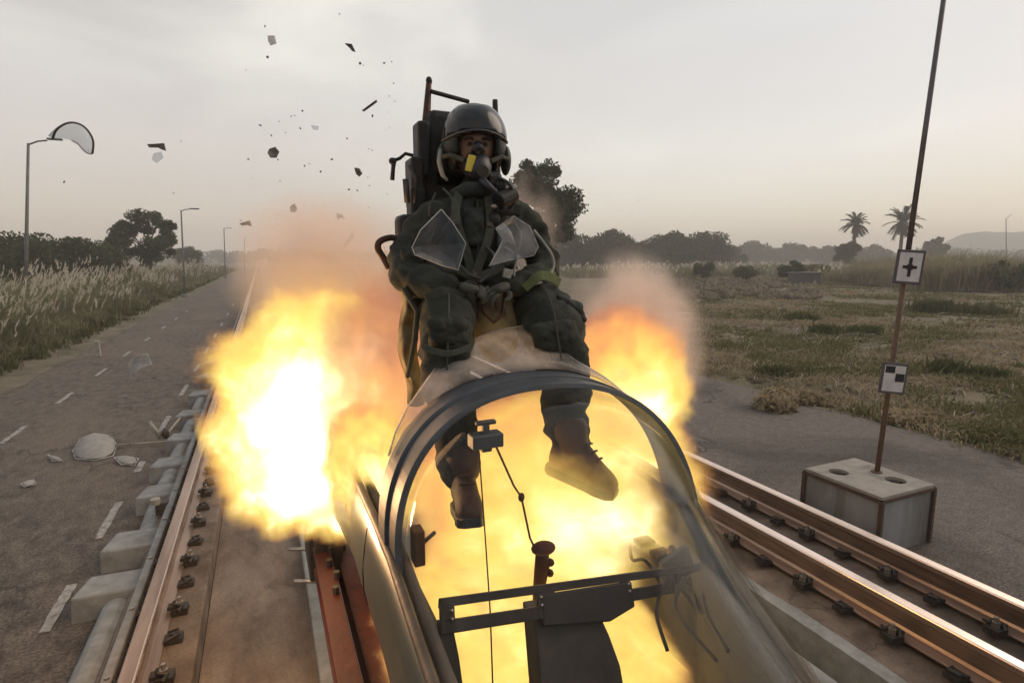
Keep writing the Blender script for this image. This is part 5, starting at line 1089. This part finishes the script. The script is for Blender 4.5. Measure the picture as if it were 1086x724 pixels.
# ------------------------------------------------------------------ fire and smoke
def flame(name, centre, radii, label, hot=(0, 0, 0), D=9, seed=0, bright=1.0, hr=1.0, soft=.15, amp=.42, nscale=2.3, hotamp=1.0, heat0=0.0, tilt=0):
    bm = bmesh.new(); bmesh.ops.create_icosphere(bm, subdivisions=4, radius=1.0)
    for v in bm.verts: v.co *= 1.12+.30*mn.noise(v.co*1.6+Vector((seed, 0, 0)))
    me = bpy.data.meshes.new(name); bm.to_mesh(me); bm.free(); o = bpy.data.objects.new(name, me); COL.objects.link(o)
    o.location = centre; o.scale = radii; o.rotation_euler = (0, tilt, rad(-YAW*.0)); tag(o, label, 'fireball', None)
    m = bpy.data.materials.new(name+'_fire'); m.use_nodes = True; nt = m.node_tree; nt.nodes.clear(); N = nt.nodes.new; L = nt.links.new
    def math_(op, a, b=None, c=None):
        n = N('ShaderNodeMath'); n.operation = op
        for i, v in enumerate((a, b, c)):
            if v is None: continue
            if isinstance(v, (int, float)): n.inputs[i].default_value = v
            else: L(v, n.inputs[i])
        return n.outputs[0]
    tc = N('ShaderNodeTexCoord'); geo = tc.outputs['Object']
    ln = N('ShaderNodeVectorMath'); ln.operation = 'LENGTH'; L(geo, ln.inputs[0]); r = ln.outputs['Value']
    mp = N('ShaderNodeMapping'); mp.inputs['Location'].default_value = (seed*3.1, seed*1.7, 0); L(geo, mp.inputs[0])
    n1 = N('ShaderNodeTexNoise'); n1.inputs['Scale'].default_value = nscale; n1.inputs['Detail'].default_value = 7; n1.inputs['Roughness'].default_value = .60; n1.inputs['Distortion'].default_value = .15; L(mp.outputs[0], n1.inputs['Vector'])
    shape = math_('ADD', math_('SUBTRACT', 1.0, r), math_('MULTIPLY', math_('SUBTRACT', n1.outputs[0], .5), amp*2))
    mr = N('ShaderNodeMapRange'); mr.interpolation_type = 'SMOOTHSTEP'; mr.inputs[1].default_value = 0; mr.inputs[2].default_value = soft; L(shape, mr.inputs[0])
    dens = math_('MULTIPLY', mr.outputs[0], float(D))
    hv = N('ShaderNodeVectorMath'); hv.operation = 'SUBTRACT'; L(geo, hv.inputs[0]); hv.inputs[1].default_value = hot
    hl_ = N('ShaderNodeVectorMath'); hl_.operation = 'LENGTH'; L(hv.outputs[0], hl_.inputs[0])
    n2 = N('ShaderNodeTexNoise'); n2.inputs['Scale'].default_value = nscale*1.5; n2.inputs['Detail'].default_value = 4; n2.inputs['Distortion'].default_value = .5; L(mp.outputs[0], n2.inputs['Vector'])
    heat = math_('ADD', math_('SUBTRACT', 1.0+heat0, math_('DIVIDE', hl_.outputs['Value'], hr)), math_('MULTIPLY', math_('SUBTRACT', n2.outputs[0], .5), hotamp))
    heat = math_('MINIMUM', heat, math_('MULTIPLY_ADD', shape, 3.6, .10))
    cr = N('ShaderNodeValToRGB'); L(heat, cr.inputs[0]); e = cr.color_ramp.elements
    e[0].position = 0; e[0].color = (.62, .25, .13, 1); e[1].position = 1; e[1].color = (6.0, 4.6, 2.6, 1)
    for p_, c_ in ((.12, (.95, .38, .15)), (.26, (1.1, .50, .15)), (.42, (1.15, .74, .17)), (.60, (1.4, .98, .24)), (.76, (2.4, 1.8, .8))):
        k = cr.color_ramp.elements.new(p_); k.color = (*c_, 1)
    ab = N('ShaderNodeVolumeAbsorption'); ab.inputs['Color'].default_value = (0, 0, 0, 1); L(dens, ab.inputs['Density'])
    em = N('ShaderNodeEmission'); L(cr.outputs[0], em.inputs['Color']); L(math_('MULTIPLY', dens, float(bright)), em.inputs['Strength'])
    ad = N('ShaderNodeAddShader'); L(ab.outputs[0], ad.inputs[0]); L(em.outputs[0], ad.inputs[1]); out = N('ShaderNodeOutputMaterial'); L(ad.outputs[0], out.inputs['Volume'])
    me.materials.append(m); return o
def smoke(name, centre, radii, label, D=2.5, seed=0, col=(.96, .82, .73), soft=.9, amp=.6, glow=0):
    bm = bmesh.new(); bmesh.ops.create_icosphere(bm, subdivisions=4, radius=1.0)
    for v in bm.verts: v.co *= 1.12+.25*mn.noise(v.co*1.6+Vector((seed, 0, 0)))
    me = bpy.data.meshes.new(name); bm.to_mesh(me); bm.free(); o = bpy.data.objects.new(name, me); COL.objects.link(o); o.location = centre; o.scale = radii; tag(o, label, 'smoke')
    m = bpy.data.materials.new(name+'_haze'); m.use_nodes = True; nt = m.node_tree; nt.nodes.clear(); N = nt.nodes.new; L = nt.links.new
    tc = N('ShaderNodeTexCoord'); ln = N('ShaderNodeVectorMath'); ln.operation = 'LENGTH'; L(tc.outputs['Object'], ln.inputs[0])
    mp = N('ShaderNodeMapping'); mp.inputs['Location'].default_value = (seed*2.3, 0, seed); L(tc.outputs['Object'], mp.inputs[0])
    n1 = N('ShaderNodeTexNoise'); n1.inputs['Scale'].default_value = 2.2; n1.inputs['Detail'].default_value = 4; n1.inputs['Distortion'].default_value = .5; L(mp.outputs[0], n1.inputs['Vector'])
    a = N('ShaderNodeMath'); a.operation = 'SUBTRACT'; a.inputs[0].default_value = 1; L(ln.outputs['Value'], a.inputs[1])
    b = N('ShaderNodeMath'); b.operation = 'MULTIPLY_ADD'; L(n1.outputs[0], b.inputs[0]); b.inputs[1].default_value = amp*2; b.inputs[2].default_value = -amp
    c = N('ShaderNodeMath'); c.operation = 'ADD'; L(a.outputs[0], c.inputs[0]); L(b.outputs[0], c.inputs[1])
    mr = N('ShaderNodeMapRange'); mr.interpolation_type = 'SMOOTHSTEP'; mr.inputs[1].default_value = 0; mr.inputs[2].default_value = soft; mr.inputs[4].default_value = D; L(c.outputs[0], mr.inputs[0])
    pv = N('ShaderNodeVolumePrincipled'); pv.inputs['Color'].default_value = (*col, 1); L(mr.outputs[0], pv.inputs['Density']); pv.inputs['Anisotropy'].default_value = .2
    out = N('ShaderNodeOutputMaterial'); L(pv.outputs[0], out.inputs['Volume']); me.materials.append(m); return o
def lamp_in(o, loc, power, col=(1, .55, .25), r=.12):
    l = bpy.data.lights.new('flame_light', 'POINT'); l.energy = power; l.color = col; l.shadow_soft_size = r; q = bpy.data.objects.new('flame_light', l); COL.objects.link(q); q.location = loc
F1 = flame('fireball', P(344, 436, 2.95), (.59, .55, .64), 'largest fireball, bursting left of the cockpit with a white-hot core', hot=(.28, -.5, -.62), D=13, seed=1, hr=1.5, heat0=.60, hotamp=.75, soft=.22)
F2 = flame('fireball', P(408, 430, 2.55), (.36, .40, .66), 'orange flame rising between the left fireball and the seat', hot=(-.25, -.2, -.7), D=7, seed=2, hr=1.35, heat0=-.10, soft=.35)
F3 = flame('fireball', P(660, 408, 2.75), (.46, .36, .50), 'smaller round fireball bursting right of the pilot\'s knee', hot=(.05, -.35, -.40), D=11, seed=5, hr=1.2, heat0=.16, soft=.28)
F4 = flame('fireball', P(596, 528, 1.98), (.64, .60, .50), 'yellow flame filling the cockpit behind the windscreen glass', hot=(.05, -.6, -.1), D=6.5, seed=4, hr=1.9, heat0=-.06, amp=.25, hotamp=1.1, nscale=3.0)
F6 = flame('fireball', P(392, 492, 2.2), (.17, .34, .26), 'yellow flame tongue spilling over the left cockpit edge beside the bow', hot=(0, -.3, -.3), D=12, seed=9, hr=1.6, heat0=.05)
F5 = flame('fireball', (.80, 1.66, .95), (.54, .62, .19), 'low tongue of flame licking forward over the cockpit floor', hot=(.0, 0, 0), D=22, seed=7, hr=2.2, heat0=-.15, amp=.2, hotamp=1.0, nscale=3.0)
smoke('smoke_plume', P(345, 290, 3.1), (.52, .45, .50), 'pink grey smoke rising above the left fireball', 6.5, 1, amp=.35)
lamp_in(None, P(350, 350, 2.45), 14, r=.3); lamp_in(None, P(236, 490, 2.5), 55); lamp_in(None, P(700, 400, 2.35), 14, r=.25)
smoke('smoke_plume', P(672, 365, 2.95), (.50, .45, .66), 'brown smoke rolling over the right fireball', 9.0, 3, amp=.35)
smoke('smoke_plume', P(555, 240, 3.0), (.25, .3, .35), 'thin wisp of smoke behind the pilot\'s left shoulder', 1.6, 6)

# ------------------------------------------------------------------ haze
mb = MB(); mb.box((190, 420, 18.0), (1440, 980, 38.2)); hz = tag(mb.build('haze', None), kind='stuff'); hz['label'] = 'thin pinkish grey haze filling the air'; hz['category'] = 'haze'
hm = bpy.data.materials.new('haze_air'); hm.use_nodes = True; nt = hm.node_tree; nt.nodes.clear(); pv = nt.nodes.new('ShaderNodeVolumePrincipled'); pv.inputs['Color'].default_value = (.96, .93, .90, 1); pv.inputs['Density'].default_value = .0018; pv.inputs['Anisotropy'].default_value = 0
o_ = nt.nodes.new('ShaderNodeOutputMaterial'); nt.links.new(pv.outputs[0], o_.inputs['Volume']); hz.data.materials.clear(); hz.data.materials.append(hm)
